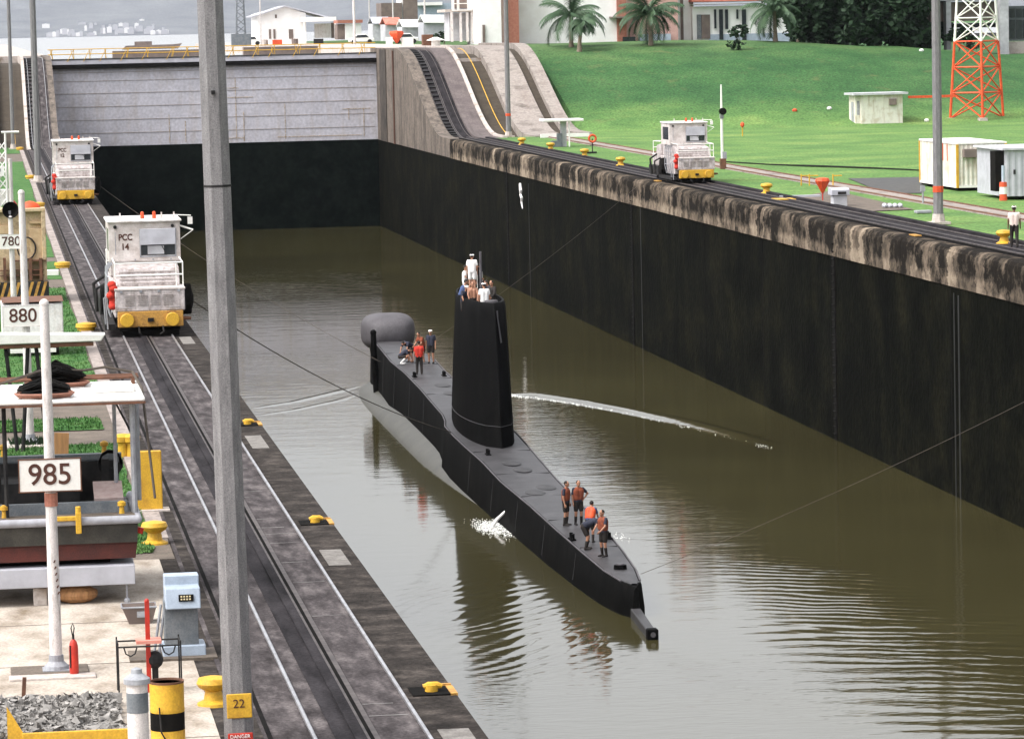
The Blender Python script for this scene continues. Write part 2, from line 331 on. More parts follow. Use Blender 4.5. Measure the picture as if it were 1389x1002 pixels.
def text(s, size, m, parent, loc, rot=(R(90), 0, 0), name='lettering', ext=0.004, sx=1.0, bold=0.0, align='CENTER'):
    cu = bpy.data.curves.new(name, 'FONT'); cu.body = s; cu.size = size; cu.extrude = ext; cu.align_x = align; cu.align_y = 'CENTER'; cu.offset = bold
    t = bpy.data.objects.new('tmp', cu); COL.objects.link(t)
    dg = bpy.context.evaluated_depsgraph_get(); me = bpy.data.meshes.new_from_object(t.evaluated_get(dg))
    bpy.data.objects.remove(t); me.materials.clear(); me.materials.append(m)
    o = bpy.data.objects.new(name, me); COL.objects.link(o); o.parent = parent; o.location = loc; o.rotation_euler = rot; o.scale = (sx, 1, 1)
    return o
def single(mb, name, m, label, cat, group=None, **k):
    return tag(mb.build(name, m, **k), label, cat, group)
# ================================================================ SETTING
XL, XR = 6.93, 41.75                # the chamber walls
YG = 408.0                         # the gate
Y0, Y1 = 350.0, 388.0              # foot and head of the locomotive inclines
def sm(t): t = max(0.0, min(1.0, t)); return t * t * (3 - 2 * t)
def incl(Y): return ZU * sm((Y - Y0) / (Y1 - Y0))

# water of the chamber: murky olive, long low ripples
def water_mat(name, near=True):
    m = bpy.data.materials.new(name); m.use_nodes = True; t = m.node_tree; b = t.nodes['Principled BSDF']; N = t.nodes.new; L = t.links.new
    b.inputs['Roughness'].default_value = 0.06; b.inputs['IOR'].default_value = 1.5; b.inputs['Specular IOR Level'].default_value = 0.5
    geo = N('ShaderNodeNewGeometry')
    n0 = N('ShaderNodeTexNoise'); n0.inputs['Scale'].default_value = 0.05; L(geo.outputs['Position'], n0.inputs['Vector'])
    cr = N('ShaderNodeValToRGB'); cr.color_ramp.elements[0].position = .35; cr.color_ramp.elements[1].position = .65
    cr.color_ramp.elements[0].color = (0.036, 0.031, 0.012, 1); cr.color_ramp.elements[1].color = (0.050, 0.044, 0.018, 1)
    L(n0.outputs['Fac'], cr.inputs['Fac']); L(cr.outputs[0], b.inputs['Base Color'])
    def layer(scale, sc, rot=0.0, detail=3):
        mp = N('ShaderNodeMapping'); mp.inputs['Scale'].default_value = sc; mp.inputs['Rotation'].default_value = (0, 0, rot); L(geo.outputs['Position'], mp.inputs['Vector'])
        n = N('ShaderNodeTexNoise'); n.inputs['Scale'].default_value = scale; n.inputs['Detail'].default_value = detail; L(mp.outputs[0], n.inputs['Vector'])
        return n.outputs['Fac']
    def mul(a, k):
        q = N('ShaderNodeMath'); q.operation = 'MULTIPLY'; L(a, q.inputs[0])
        if isinstance(k, float): q.inputs[1].default_value = k
        else: L(k, q.inputs[1])
        return q.outputs[0]
    def add(a, c):
        q = N('ShaderNodeMath'); q.operation = 'ADD'; L(a, q.inputs[0]); L(c, q.inputs[1]); return q.outputs[0]
    h = add(mul(layer(1.0, (0.25, 0.55, 1), 0.1), 0.014), mul(layer(1.0, (0.9, 1.8, 1), -0.2), 0.006))
    # patches of sharper ripples
    msk = N('ShaderNodeMapRange'); msk.inputs['From Min'].default_value = 0.47; msk.inputs['From Max'].default_value = 0.62
    L(layer(0.045, (1, .6, 1), 0, 2), msk.inputs['Value'])
    h = add(h, mul(mul(layer(1.0, (1.2, 4.5, 1), 0.25, 2), 0.008), msk.outputs[0]))
    # bow wave crests running out from the hull towards the far wall (long parallel crests)
    sep = N('ShaderNodeSeparateXYZ'); L(geo.outputs['Position'], sep.inputs[0])
    for (ang, wl, amp, x0, x1, y0, y1) in ((0.16, 1.7, 0.012, 23.8, 39, 102, 134), (0.50, 0.85, 0.009, 26, 42, 104, 150), (-0.9, .8, .010, 14, 21.5, 118, 146)):
        mp = N('ShaderNodeMapping'); mp.inputs['Rotation'].default_value = (0, 0, ang); L(geo.outputs['Position'], mp.inputs['Vector'])
        wv = N('ShaderNodeTexWave'); wv.wave_type = 'BANDS'; wv.bands_direction = 'Y'; wv.inputs['Scale'].default_value = 0.314 / wl
        wv.inputs['Distortion'].default_value = 9.0; wv.inputs['Detail'].default_value = 2.0; wv.inputs['Detail Scale'].default_value = 0.5; L(mp.outputs[0], wv.inputs['Vector'])
        k = mul(wv.outputs['Fac'], amp)
        for (src, a0, a1) in ((sep.outputs['X'], x0, x1), (sep.outputs['Y'], y0, y1)):
            c0 = (a0 + a1) / 2; hw = (a1 - a0) / 2
            s1 = N('ShaderNodeMath'); s1.operation = 'SUBTRACT'; L(src, s1.inputs[0]); s1.inputs[1].default_value = c0
            s2 = N('ShaderNodeMath'); s2.operation = 'ABSOLUTE'; L(s1.outputs[0], s2.inputs[0])
            s3 = N('ShaderNodeMapRange'); s3.interpolation_type = 'SMOOTHSTEP'; s3.inputs['From Min'].default_value = hw; s3.inputs['From Max'].default_value = hw * 0.5; L(s2.outputs[0], s3.inputs['Value'])
            k = mul(k, s3.outputs[0])
        h = add(h, k)
    bp = N('ShaderNodeBump'); bp.inputs['Strength'].default_value = 1.0; bp.inputs['Distance'].default_value = 1.0 if near else 0.3
    L(h, bp.inputs['Height']); L(bp.outputs[0], b.inputs['Normal'])
    return m
M_water = water_mat('lock_water')
struct(MB().add([(XL - .5, -200, ZW), (XR + .5, -200, ZW), (XR + .5, YG + 2, ZW), (XL - .5, YG + 2, ZW)], [(0, 1, 2, 3)]), 'lock_water', M_water)
struct(MB().add([(-47, -200, ZW), (-12.5, -200, ZW), (-12.5, 3000, ZW), (-47, 3000, ZW)], [(0, 1, 2, 3)]), 'water_of_second_chamber', M_water)
M_lake = mat('lake_water', (0.34, 0.35, 0.35), (0.38, 0.39, 0.39), scale=0.01, rough=0.18, spec=0.8)
# upper chamber and the lake beyond, one sheet at the upper water level
struct(MB().add([(XL - .3, YG + 3, ZU - 1.4), (XR + .3, YG + 3, ZU - 1.4), (XR + .3, 760, ZU - 1.4), (XL - .3, 760, ZU - 1.4)], [(0, 1, 2, 3)]), 'upper_chamber_water', M_lake)
struct(MB().add([(-3000, 760, ZU - 1.4), (11000, 760, ZU - 1.4), (11000, 17000, ZU - 1.4), (-3000, 17000, ZU - 1.4)], [(0, 1, 2, 3)]), 'lake_water', M_lake)

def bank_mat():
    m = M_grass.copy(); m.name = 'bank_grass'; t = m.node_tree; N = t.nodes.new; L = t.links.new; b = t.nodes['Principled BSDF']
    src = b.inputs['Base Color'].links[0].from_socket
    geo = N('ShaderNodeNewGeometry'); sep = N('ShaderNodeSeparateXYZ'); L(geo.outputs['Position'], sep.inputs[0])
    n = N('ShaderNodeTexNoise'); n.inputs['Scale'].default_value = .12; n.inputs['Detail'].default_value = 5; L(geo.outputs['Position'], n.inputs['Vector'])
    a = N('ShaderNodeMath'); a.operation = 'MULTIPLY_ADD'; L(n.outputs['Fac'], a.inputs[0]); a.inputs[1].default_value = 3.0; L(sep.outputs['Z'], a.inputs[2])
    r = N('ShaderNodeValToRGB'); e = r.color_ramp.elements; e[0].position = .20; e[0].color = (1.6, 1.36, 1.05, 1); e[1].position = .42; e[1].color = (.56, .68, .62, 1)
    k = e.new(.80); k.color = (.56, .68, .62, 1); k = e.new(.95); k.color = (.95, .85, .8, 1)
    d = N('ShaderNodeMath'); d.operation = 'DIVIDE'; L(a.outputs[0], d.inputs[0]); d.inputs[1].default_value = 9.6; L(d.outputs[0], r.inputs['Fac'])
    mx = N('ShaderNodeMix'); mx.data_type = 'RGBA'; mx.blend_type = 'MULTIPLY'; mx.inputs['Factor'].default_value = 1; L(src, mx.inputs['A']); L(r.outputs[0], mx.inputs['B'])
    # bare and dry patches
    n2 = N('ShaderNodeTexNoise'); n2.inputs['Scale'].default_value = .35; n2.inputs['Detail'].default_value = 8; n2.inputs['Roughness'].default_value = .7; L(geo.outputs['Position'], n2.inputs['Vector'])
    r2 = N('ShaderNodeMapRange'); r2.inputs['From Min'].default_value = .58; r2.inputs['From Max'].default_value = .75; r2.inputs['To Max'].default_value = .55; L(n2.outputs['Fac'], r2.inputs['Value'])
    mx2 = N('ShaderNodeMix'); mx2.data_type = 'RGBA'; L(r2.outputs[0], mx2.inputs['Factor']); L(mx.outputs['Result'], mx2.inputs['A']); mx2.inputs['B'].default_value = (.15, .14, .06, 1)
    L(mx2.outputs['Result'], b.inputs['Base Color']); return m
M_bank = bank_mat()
# ---- right bank ground: one height field with the embankment
def gz(X, Y):
    top = ZU
    if X > 80: top = ZU - 0.9 * sm((X - 80) / 14.0) - 1.2 * sm((X - 94) / 14.0)
    t = (Y - 352 - 3.0 * math.sin(X * 0.05)) / (400 - 352)
    if X < 46: t = -1
    t = max(0, min(1, t)); s = t ** 1.5 * (1 - t) + t * (1 - (1 - t) ** 2.2)
    z = top * s
    z += 0.05 * math.sin(X * 0.31) * math.sin(Y * 0.23) * (1 if X > 55 else 0)
    return z
xs = [45.5, 47, 50, 53.5, 54.6, 56, 60] + [60 + 4 * i for i in range(1, 20)] + [150, 200, 300, 600, 1500]
ys = [-200, 0, 100, 150, 200, 250, 300, 330, 345] + [349 + 2 * i for i in range(0, 28)] + [410, 430, 470, 520, 600, 700, 758]
rows = []
for Y in ys:
    rows.append([(X, Y, gz(X, Y) - (0.03 if Y < 340 else 0) if X > 54.7 or Y < Y0 - 2 else (-0.3 if Y < Y1 + 28 else ZU - 0.02)) for X in xs])
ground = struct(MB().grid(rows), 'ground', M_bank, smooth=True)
# land carried on to the horizon on the right, beyond the lock
struct(MB().add([(300, 758, ZU - .02), (4000, 758, ZU - .02), (4000, 1900, ZU - .02), (300, 1900, ZU - .02)], [(0, 1, 2, 3)]), 'far_ground', M_grass)
struct(MB().add([(-47, -200, -.02), (-400, -200, -.02), (-400, 758, -.02), (-47, 758, -.02)], [(0, 1, 2, 3)]), 'ground_of_west_bank', M_grass)

# ---- right lock wall
rw = thing('lock_wall', 'long lock wall on the far side with stained coping, black and wet below', 'wall')
m = MB(); m.box(XR, 46.0, -200, YG + 6, ZW - 3, -1.7); m.build('wet_wall', M_wall, rw)
m = MB()
# rounded coping course with its joints: a profile run along the wall in stones
prof = [(XR - 0.06, -1.7), (XR - 0.06, -0.42), (XR - 0.02, -0.2), (XR + 0.1, -0.06), (XR + 0.26, 0.0), (45.5, 0.0), (45.5, -1.7)]
y = -200.0
while y < Y0 - 6.1:
    L_ = 3.05; y2 = min(y + L_ - 0.03, Y0 - 6.02); dx = random.uniform(-0.012, 0.012)
    m.prismy([(a + (dx if a < 42.2 else 0), b) for a, b in prof], y, y2); y += L_
m.build('coping', M_cope, rw)
m = MB(); m.box(XR + .0, 54.7, Y1 + 26, YG + 6, -1.7, ZU - .02) if False else m.box(42.86, 45.5, Y0 - 6, YG + 6, -1.7, -1.0); m.build('incline_footing', M_pier, rw)
m = MB()
for Y in (96, 141, 163, 204, 221, 268, 291, 331):       # vertical joints of the wall
    m.box(XR - 0.02, XR + .1, Y, Y + 0.07, ZW - 1, -1.72)
m.build('wall_joint', M_slot, rw)
m = MB()
for Y in (126.0, 186.0, 246.0, 306.0):
    m.box(XR - 0.06, XR + .1, Y, Y + 0.55, ZW - 1, -0.5)
    for k in range(26): m.box(XR - 0.12, XR - 0.07, Y + .05, Y + 0.5, ZW + 0.3 + .38 * k, ZW + .34 + .38 * k)
m.build('ladder_recess', M_slot, rw)
m = MB()
random.seed(3)
for k in range(6):
    Y = random.uniform(110, 330); m.box(XR - 0.03, XR, Y, Y + random.uniform(.08, .2), ZW, -1.75 - random.uniform(0, .6))
m.build('water_stain', mat('stain_pale', (0.008, 0.008, 0.006), (0.005, 0.005, 0.004), scale=3), rw)
# the pier with the incline at the head of the chamber
def ramp_strip(mb, x0, x1, dz=0.0, y0=Y0 - 6, y1=Y1 + 26, base=None, n=40):
    ys_ = [y0 + (y1 - y0) * i / n for i in range(n + 1)]
    if base is None:
        mb.grid([[(x0, y, incl(y) + dz), (x1, y, incl(y) + dz)] for y in ys_])
    else:
        prof_ = [(y0, base)] + [(y, incl(y) + dz) for y in ys_] + [(y1, base)]
        mb.prism(prof_, x0, x1)
m = MB(); ramp_strip(m, XR - 0.02, 42.85, 0.02, base=-1.68); m.build('incline_parapet', M_pier, rw)
m = MB(); ramp_strip(m, 42.86, 44.9, -0.25, base=-1.0); m.build('incline_bed', M_bed2, rw)
m = MB(); ramp_strip(m, 44.9, 46.6, 0.0, base=-1.0); m.build('incline_slope', M_ramp_grey, rw)
m = MB(); ramp_strip(m, 46.6, 46.95, 0.18, base=-1.0); m.build('white_kerb', M_conc, rw)
m = MB(); ramp_strip(m, 46.95, 49.5, -0.7, base=-1.0); m.build('stair_trough', M_ramp_brown, rw)
m = MB(); ramp_strip(m, 49.5, 52.6, 0.10, base=-1.0); m.build('concrete_slope', M_pink, rw)
m = MB(); ramp_strip(m, 52.6, 53.5, -0.25, base=-1.0); m.build('return_incline_bed', M_ramp_brown, rw)
m = MB(); ramp_strip(m, 53.5, 54.75, 0.3, base=-1.0); m.build('outer_parapet', M_pink, rw)
m = MB(); m.tube([(48.2, y, incl(y) - .1) for y in [Y0 - 1 + 2 * i for i in range(21)]], 0.045); m.build('yellow_handrail', M_yel, rw)
m = MB(); m.box(46.95, 49.5, Y1 - 7.0, Y1 - 6.8, 6.6, 6.95); m.build('cross_beam', M_conc, rw)
m = MB(); m.box(49.6, 54, Y0 - 9, Y0 - 8.6, 0, .32); m.build('kerb_stone', M_white, rw)
m = MB(); m.box(XR - .1, XR + 0.0, 398, 404, -1.7, 7.9); m.build('gate_recess', M_pierdark, rw)
m = MB(); m.box(XR - .16, XR - .03, 390.4, 391.0, -1.7, 7.8); m.build('pier_joint', mat('joint_brown', (.1, .05, .035)), rw)
m = MB(); m.box(XR, 54.75, Y1 + 26, 758, ZW, ZU - 0.01); m.build('upper_wall', M_conc, rw)
# tracks of the right wall
def track(name, label, xc, y0, y1, parent_ramp=False, shiny=M_rail):
    t = thing(name, label, 'railway track')
    for s in (-0.8, 0.8):
        m = MB()
        ys_ = [y0, Y0 - 4] + [Y0 - 2 + 2 * i for i in range(22)] + [y1]
        m.tube([(xc + s, y, incl(y) + (0.06 if y < Y0 else -0.12)) for y in ys_], 0.036, 5); m.build('rail', shiny, t)
    y = Y0 + .5
    while y < Y1 + 3:
        m = MB(); m.cb((xc - .55, y, incl(y) - .16), (.9, .35, .12), (math.atan2(incl(y + .5) - incl(y - .5), 1), 0, 0)); m.build('incline_tie', M_black, t); y += 1.25
    m = MB()
    for y in [30 + 5 * i for i in range(64)]: pass
    ys_ = [y0, Y0 - 2] + [Y0 + 2 * i for i in range(21)] + [y1]
    for dx in (-.07, .07):
        m.grid([[(xc + dx - .04, y, incl(y) + (0.055 if y < Y0 else -.13)), (xc + dx + .04, y, incl(y) + (0.055 if y < Y0 else -.13))] for y in ys_])
    m.build('rack_rail', M_raildk, t)
    return t
track('railway_track', 'towing locomotive track along the far side coping climbing the incline', 43.75, -100, 560, shiny=M_raildk)
struct(MB().box(42.55, 45.3, -200, Y0 - 6, 0.0, 0.022), 'track_bed_of_right_wall', M_bed2)
struct(MB().box(42.55, 42.68, -200, Y0 - 6, 0.024, 0.10), 'kerb_of_right_track', M_slot)
struct(MB().box(44.95, 45.3, -200, Y0 - 6, 0.024, 0.14), 'kerb_of_right_track_outer', M_bed2)
struct(MB().box(50.2, 51.9, -200, Y0 - 6, -0.05, 0.03), 'path', M_pink)
m = MB(); m.box(50.28, 50.38, -200, Y0 - 4, .03, .1); m.box(51.7, 51.8, -200, Y0 - 4, .03, .1)
single(m, 'return_rails', M_rust, 'two thin rusty return rails set in the pinkish concrete path', 'railway track')
# asphalt patches and drain
m = MB(); q = [P(x, y, 0.01) for x, y in ((1150, 242), (1255, 240), (1250, 262), (1200, 262))]; m.add([(a.x, a.y, .012) for a in q], [(0, 1, 2, 3)])
struct(m, 'asphalt_patch', M_asph)
m = MB(); q = [P(x, y, 0.01) for x, y in ((1080, 268), (1130, 258), (1240, 284), (1170, 287))]; m.add([(a.x, a.y, .014) for a in q], [(0, 1, 2, 3)])
struct(m, 'dirt_patch', M_dirt)
m = MB()
pts = [P(x, y) for x, y in ((985, 220), (1050, 224), (1120, 226), (1200, 229), (1258, 232))]
for a, b in zip(pts[:-1], pts[1:]): m.add([(a.x, a.y, -.0), (b.x, b.y, 0.0), (b.x, b.y + 2.2, .02), (a.x, a.y + 2.2, .02)], [(0, 1, 2, 3)])
struct(m, 'drain_ditch', M_slot)

# ---- centre wall (left of the picture)
cw = thing('lock_wall', 'near lock wall carrying the paved locomotive track and yard on the left', 'wall')
m = MB(); m.box(-12.5, XL, -200, YG + 6, ZW - 3, -0.35); m.build('wet_wall', M_wall, cw)
m = MB(); m.box(-12.5, XL, -200, Y0 - 6, -0.35, 0.0); m.build('wall_top', M_strip, cw)
m = MB(); ramp_strip(m, 6.35, XL, 0.05, base=-.3); m.build('incline_parapet', M_pier, cw)
m = MB(); ramp_strip(m, 4.2, 6.35, -0.25, base=-.3); m.build('incline_bed', M_bed, cw)
m = MB(); ramp_strip(m, 3.9, 4.2, 0.1, base=-.3); m.build('white_kerb', M_conc, cw)
m = MB(); ramp_strip(m, 1.5, 3.9, -0.7, base=-.3); m.build('stair_trough', M_ramp_brown, cw)
m = MB(); ramp_strip(m, -8, 1.5, 0.0, base=-.3); m.build('concrete_slope', M_pink, cw)
m = MB(); m.tube([(2.9, y, incl(y) - .1) for y in [Y0 - 1 + 2 * i for i in range(21)]], 0.045); m.build('yellow_handrail', M_yel, cw)
m = MB(); m.box(-12.5, XL, Y1 + 26, 1100, ZW, ZU - 0.01); m.build('upper_wall', M_conc, cw)
track('railway_track', 'towing locomotive track on the near left wall beneath the two locomotives', 5.30, -100, 560)
YE = Y0 - 6
struct(MB().box(3.52, 6.10, -100, YE, 0.0, 0.022), 'track_bed', M_bed)
struct(MB().box(3.86, 3.93, -100, YE, 0.024, 0.03), 'cable_slot', M_slot)
struct(MB().box(5.22, 5.42, -100, YE, 0.024, 0.034), 'rack_slot', M_slot)
struct(MB().box(5.06, 5.22, -100, YE, 0.024, 0.075), 'rack_curb', M_bed2)
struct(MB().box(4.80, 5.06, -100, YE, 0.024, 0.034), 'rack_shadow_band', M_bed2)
struct(MB().box(3.18, 3.52, 76, YE, -0.01, 0.03), 'path_edge_of_concrete', M_kerb)
struct(MB().box(3.60, 3.80, -100, YE, 0.024, 0.032), 'worn_strip', M_strip)
m = MB(); y = 46.0
random.seed(9)
while y < 150:                      # pale steel bars let into the paving beside the rack
    if random.random() < .6:
        x0 = 5.44; x1 = random.choice((6.02, 5.75, 5.9)); m.box(x0, x1, y, y + .035, .024, .029)
    y += random.choice((1.0, 1.4, 3.3, .7))
struct(m, 'track_cross_bars', mat('bar', (.22, .21, .20), (.10, .09, .09), scale=3))
m = MB()
for (a, b, c, d) in ((6.3, 6.75, 51.2, 53.9), (6.3, 6.72, 71.2, 73.4), (6.32, 6.72, 92, 95), (6.3, 6.7, 124, 127)):
    m.box(a, b, c, d, 0.0, 0.008)
struct(m, 'concrete_patch', mat('patch', (.20, .185, .17), (.12, .11, .10), scale=4, rough=.95, fine=.2))
# yard paving and grass plots of the centre wall
def yb(py, px=60): return P(px, py).y
struct(MB().box(-12.4, 3.2, -60, 73.0, -0.01, 0.012), 'yard_paving', M_yard)
struct(MB().box(-12.4, 3.5, 73.0, 76, -0.01, 0.010), 'dirt_strip', M_dirt)
struct(MB().box(2.35, 3.52, 76.0, YE, -0.01, 0.008), 'verge_paving', M_dirt)
struct(MB().box(-12.4, 3.2, 76.0, YE, -0.012, 0.005), 'walk_paving', M_dirt)
def plot(x0, x1, py0, py1):
    y0_, y1_ = yb(py0), yb(py1)
    m = MB(); n = 24; rows_ = []
    for j in range(9):
        yy = y0_ + (y1_ - y0_) * j / 8
        rows_.append([(x0 + (x1 - x0) * i / n + (random.uniform(-.06, .06) if i in (0, n) else 0), yy + (random.uniform(-.15, .15) if j in (0, 8) else 0), .03 + random.uniform(-.008, .008)) for i in range(n + 1)])
    m.grid(rows_)
    # blades standing on the plot
    cnt = int(min(9000, (x1 - max(x0, -1)) * (y1_ - y0_) * 230)) if y0_ < 120 else 0
    for k in range(cnt):
        x = random.uniform(max(x0, -1), x1); yy = random.uniform(y0_, y1_); a = random.uniform(0, math.pi); w_ = random.uniform(.012, .025); h = random.uniform(.03, .09)
        dx, dy = math.cos(a) * w_, math.sin(a) * w_
        m.add([(x - dx, yy - dy, .03), (x + dx, yy + dy, .03), (x + random.uniform(-.04, .04), yy + random.uniform(-.04, .04), .03 + h)], [(0, 1, 2)])
    tag(m.build('grass', M_grassn, fix=False), 'plot of short green grass on the centre wall', 'grass', kind='stuff')
plot(-12, 3.10, 690, 606)
plot(2.45, 3.15, 757, 700)
plot(-12, 2.9, 586, 570)
plot(-12, 3.12, 535, 392)
plot(-12, 3.12, 380, 356)
plot(-12, 3.12, 350, 296)
plot(-12, 3.12, 290, 219)
plot(-12, 3.12, 208, 200)

# ---- far lake shore, hill
m = MB(); rows = []
random.seed(21)
ph = [random.uniform(0, 6.28) for _ in range(12)]
for j in range(26):
    Y = 16000 + j * 200
    row = []
    for i in range(70):
        X = -900 + i * 170
        t = j / 25.0
        e = 8 + 560 * sm(t * 1.1) * (0.75 + .12 * math.sin(X * .0024 + ph[0]) + .09 * math.sin(X * .0053 + Y * .001 + ph[1]) + .05 * math.sin(X * .012 + Y * .005 + ph[2]))
        e += 12 * math.sin(X * .02 + ph[3]) * math.sin(Y * .012 + ph[4]) * t
        row.append((X, Y, max(e, 5)))
    rows.append(row)
struct(m.grid(rows), 'hill', M_hill, smooth=True)
# ================================================================ SUBMARINE
SX = 22.65
sub = thing('submarine', 'long black submarine with tall sail gliding through the lock chamber', 'submarine')
# casing sections along Y: (Y, half width of the deck, deck height z)
DK = [(132.4, 0.06, -9.78), (132.8, 0.20, -9.76), (133.6, 0.38, -9.74), (136.0, 0.62, -9.68), (140, 0.80, -9.55), (146, 0.98, -9.4), (152, 1.08, -9.28), (160, 1.24, -9.2), (166, 1.32, -8.98), (171, 1.45, -8.86),
      (175, 1.52, -8.76), (178.5, 1.50, -8.68), (180.0, 1.32, -8.58), (182, 1.22, -8.48), (187, 1.18, -8.35), (192, 1.15, -8.2), (200, 1.12, -8.05), (206, 1.25, -7.95), (215, 1.0, -7.9), (221, .8, -7.9), (226, .4, -7.9), (227.5, .08, -7.9)]
def dk(Y):
    for a, b in zip(DK[:-1], DK[1:]):
        if Y <= b[0]:
            t = (Y - a[0]) / (b[0] - a[0]); t = max(0, t); return a[1] + (b[1] - a[1]) * t, a[2] + (b[2] - a[2]) * t
    return DK[-1][1:]
def sxc(Y): return SX + (Y - 180) * 0.005
m = MB(); rows = []
import itertools
YS = sorted(set([d[0] for d in DK] + [136 + 2 * i for i in range(46)]))
for Y in YS:
    hw, z = dk(Y); c = sxc(Y); fl = 0.10 + 0.12 * min(1, hw)
    rows.append([(c - hw - fl, Y, ZW - 1.2), (c - hw - fl * .8, Y, ZW + .2), (c - hw - .02, Y, z - .14), (c - hw + .06, Y, z - .02), (c + hw - .06, Y, z - .02), (c + hw + .02, Y, z - .14), (c + hw + fl * .8, Y, ZW + .2), (c + hw + fl, Y, ZW - 1.2)])
m.grid(rows)
m.add(rows[0], [tuple(range(8))]); m.add(rows[-1], [tuple(range(8))])
m.build('casing', M_sub, sub, smooth=True)
m = MB(); rows = []
for Y in YS:
    hw, z = dk(Y); c = sxc(Y)
    if Y < 132.7: continue
    rows.append([(c - hw + .10, Y, z), (c - hw * .5, Y, z + .03), (c, Y, z + .04), (c + hw * .5, Y, z + .03), (c + hw - .10, Y, z)])
M_hatch = mat('deck_hatch_paint', (0.02, 0.019, 0.02), (0.045, 0.043, 0.045), scale=2, rough=.6)
dck = m.grid(rows).build('deck', M_deck, sub, smooth=True)
m = MB()
for s in (-1, 1):
    m.tube([(sxc(Y) + s * (dk(Y)[0] - .03), Y, dk(Y)[1] + .0) for Y in YS if Y > 133.5], 0.035, 5)
m.build('deck_edge', M_dome, dck)
for Y in (141, 148, 155, 162, 169, 190, 197, 204, 211):
    hw, z = dk(Y); c = sxc(Y); fl = 0.10 + 0.12 * min(1, hw)
    for s in (-1, 1):
        m = MB(); m.tube([(c + s * (hw + .028), Y, z - .16), (c + s * (hw + fl * .8 + .008), Y, ZW + .2)], .012, 4); m.build('plate_seam', M_hatch, sub)
    m = MB(); m.box(c - hw + .12, c + hw - .12, Y - .012, Y + .012, z, z + .036); m.build('deck_seam', M_hatch, dck)
def deckz(Y): return dk(Y)[1] + .04
# ballast hull awash
m = MB(); rows = []
for i in range(41):
    t = i / 40.0; Y = 147 + (229.5 - 147) * t
    r = 2.72 * (1 - abs(2 * t - 1) ** 6) ** .5 if 0 < t < 1 else 0.02
    if t < .5: r = 2.72 * min(1, (t / .45) ** .30) if t > 0 else .02
    rows.append([(sxc(Y) - .12 + r * math.cos(a), Y, ZW - 1.64 + r * .94 * math.sin(a)) for a in [2 * math.pi * k / 28 for k in range(29)]])
m.grid(rows).build('ballast_hull', M_bulge, sub, smooth=True)
# stern spar with its box end
m = MB(); e = P(884, 858, ZW + .2)
m.add([(SX - .38, 133.4, ZW + .35), (SX - .02, 133.4, ZW + .35), (e.x + .15, e.y, ZW + .28), (e.x - .15, e.y, ZW + .28), (SX - .4, 133.4, ZW - .5), (SX, 133.4, ZW - .5), (e.x + .17, e.y, ZW - .5), (e.x - .17, e.y, ZW - .5)],
      [(0, 1, 2, 3), (4, 7, 6, 5), (0, 3, 7, 4), (1, 5, 6, 2), (2, 6, 7, 3), (0, 4, 5, 1)])
m.build('stern_spar', M_deck, sub, bevel=.03)
m = MB(); m.cb((e.x, e.y - .1, ZW + .16), (.38, .4, .42)); bx = m.build('spar_end', M_sub, sub, bevel=.04)
m = MB(); m.cyl((e.x, e.y - .33, ZW + .18), (e.x, e.y - .29, ZW + .18), .09, n=12); m.build('lens', M_dome, bx)
# hull number boss and fairlead at the stern
m = MB(); m.cyl((SX - .2, 133.5, -10.7), (SX - .2, 133.5, -9.76), .26, .30, n=14); m.build('stern_boss', M_deck, sub, smooth=True)
m = MB(); m.cyl((SX - .2, 136.0, -9.69), (SX - .2, 136.0, -9.5), .25, .23, n=16); m.build('capstan', M_sub, sub, smooth=True)
m = MB(); m.cyl((SX - .2, 136.0, -9.5), (SX - .2, 136.0, -9.46), .14, .14, n=12); m.build('capstan_cap', M_dome, sub)
for i, (dx, Y) in enumerate(((-.3, 156), (.35, 157.5), (.1, 163), (-.1, 165), (.2, 190), (.15, 193.5), (.3, 205))):
    m = MB(); c = sxc(Y) + dx; m.ball((c, Y, deckz(Y)), (.42, 1.0, .05), 14, 6); m.build('deck_hatch', M_hatch, sub, smooth=True)
for i, (dx, Y) in enumerate(((-.7, 143), (.7, 143), (-.75, 168), (.75, 198), (-.8, 198))):
    m = MB(); c = sxc(Y) + dx; z = deckz(Y)
    for s in (-.22, .22): m.cyl((c, Y + s, z - .05), (c, Y + s, z + .22), .07, n=8)
    m.cb((c, Y, z - .0), (.22, .7, .04)); m.build('deck_cleat', M_sub, sub)

# foil shaped sail, open on top with a cockpit floor
def foil(y0, y1, hw, n=18):
    pts = []
    for i in range(n + 1):
        t = i / n; w_ = hw * (math.sin(math.pi * t ** .80) ** .62 if 0 < t < 1 else 0) + .03
        pts.append((w_, y0 + (y1 - y0) * t))
    return [(w_, y) for w_, y in pts], [(-w_, y) for w_, y in reversed(pts)]
def sail_ring(z, y0, y1, hw, c=SX):
    a, b = foil(y0, y1, hw); return [(c + w_, y, z) for w_, y in a + b]
sc_ = SX + .05
lv = [(-9.2, 169.6, 185.4, 1.16), (-8.6, 169.8, 185.2, 1.13), (-7.6, 170.0, 185.0, 1.10), (-5, 170.6, 184.0, 1.02), (-3.2, 171.0, 183.2, .95), (-2.62, 171.1, 183.0, .92), (-2.42, 171.3, 182.9, .86)]
rows = [sail_ring(z, a, b, h, sc_ + .00) for z, a, b, h in lv]
rows = [r + [r[0]] for r in rows]
m = MB(); m.grid(rows)
inner = [sail_ring(-2.42, 171.6, 182.6, .76, sc_), sail_ring(-3.55, 171.6, 182.6, .76, sc_)]
m.grid([rows[-1]] + [r + [r[0]] for r in inner]); m.add(inner[1], [tuple(range(len(inner[1])))])
sail = m.build('sail', M_sub, sub, smooth=True)
m = MB()
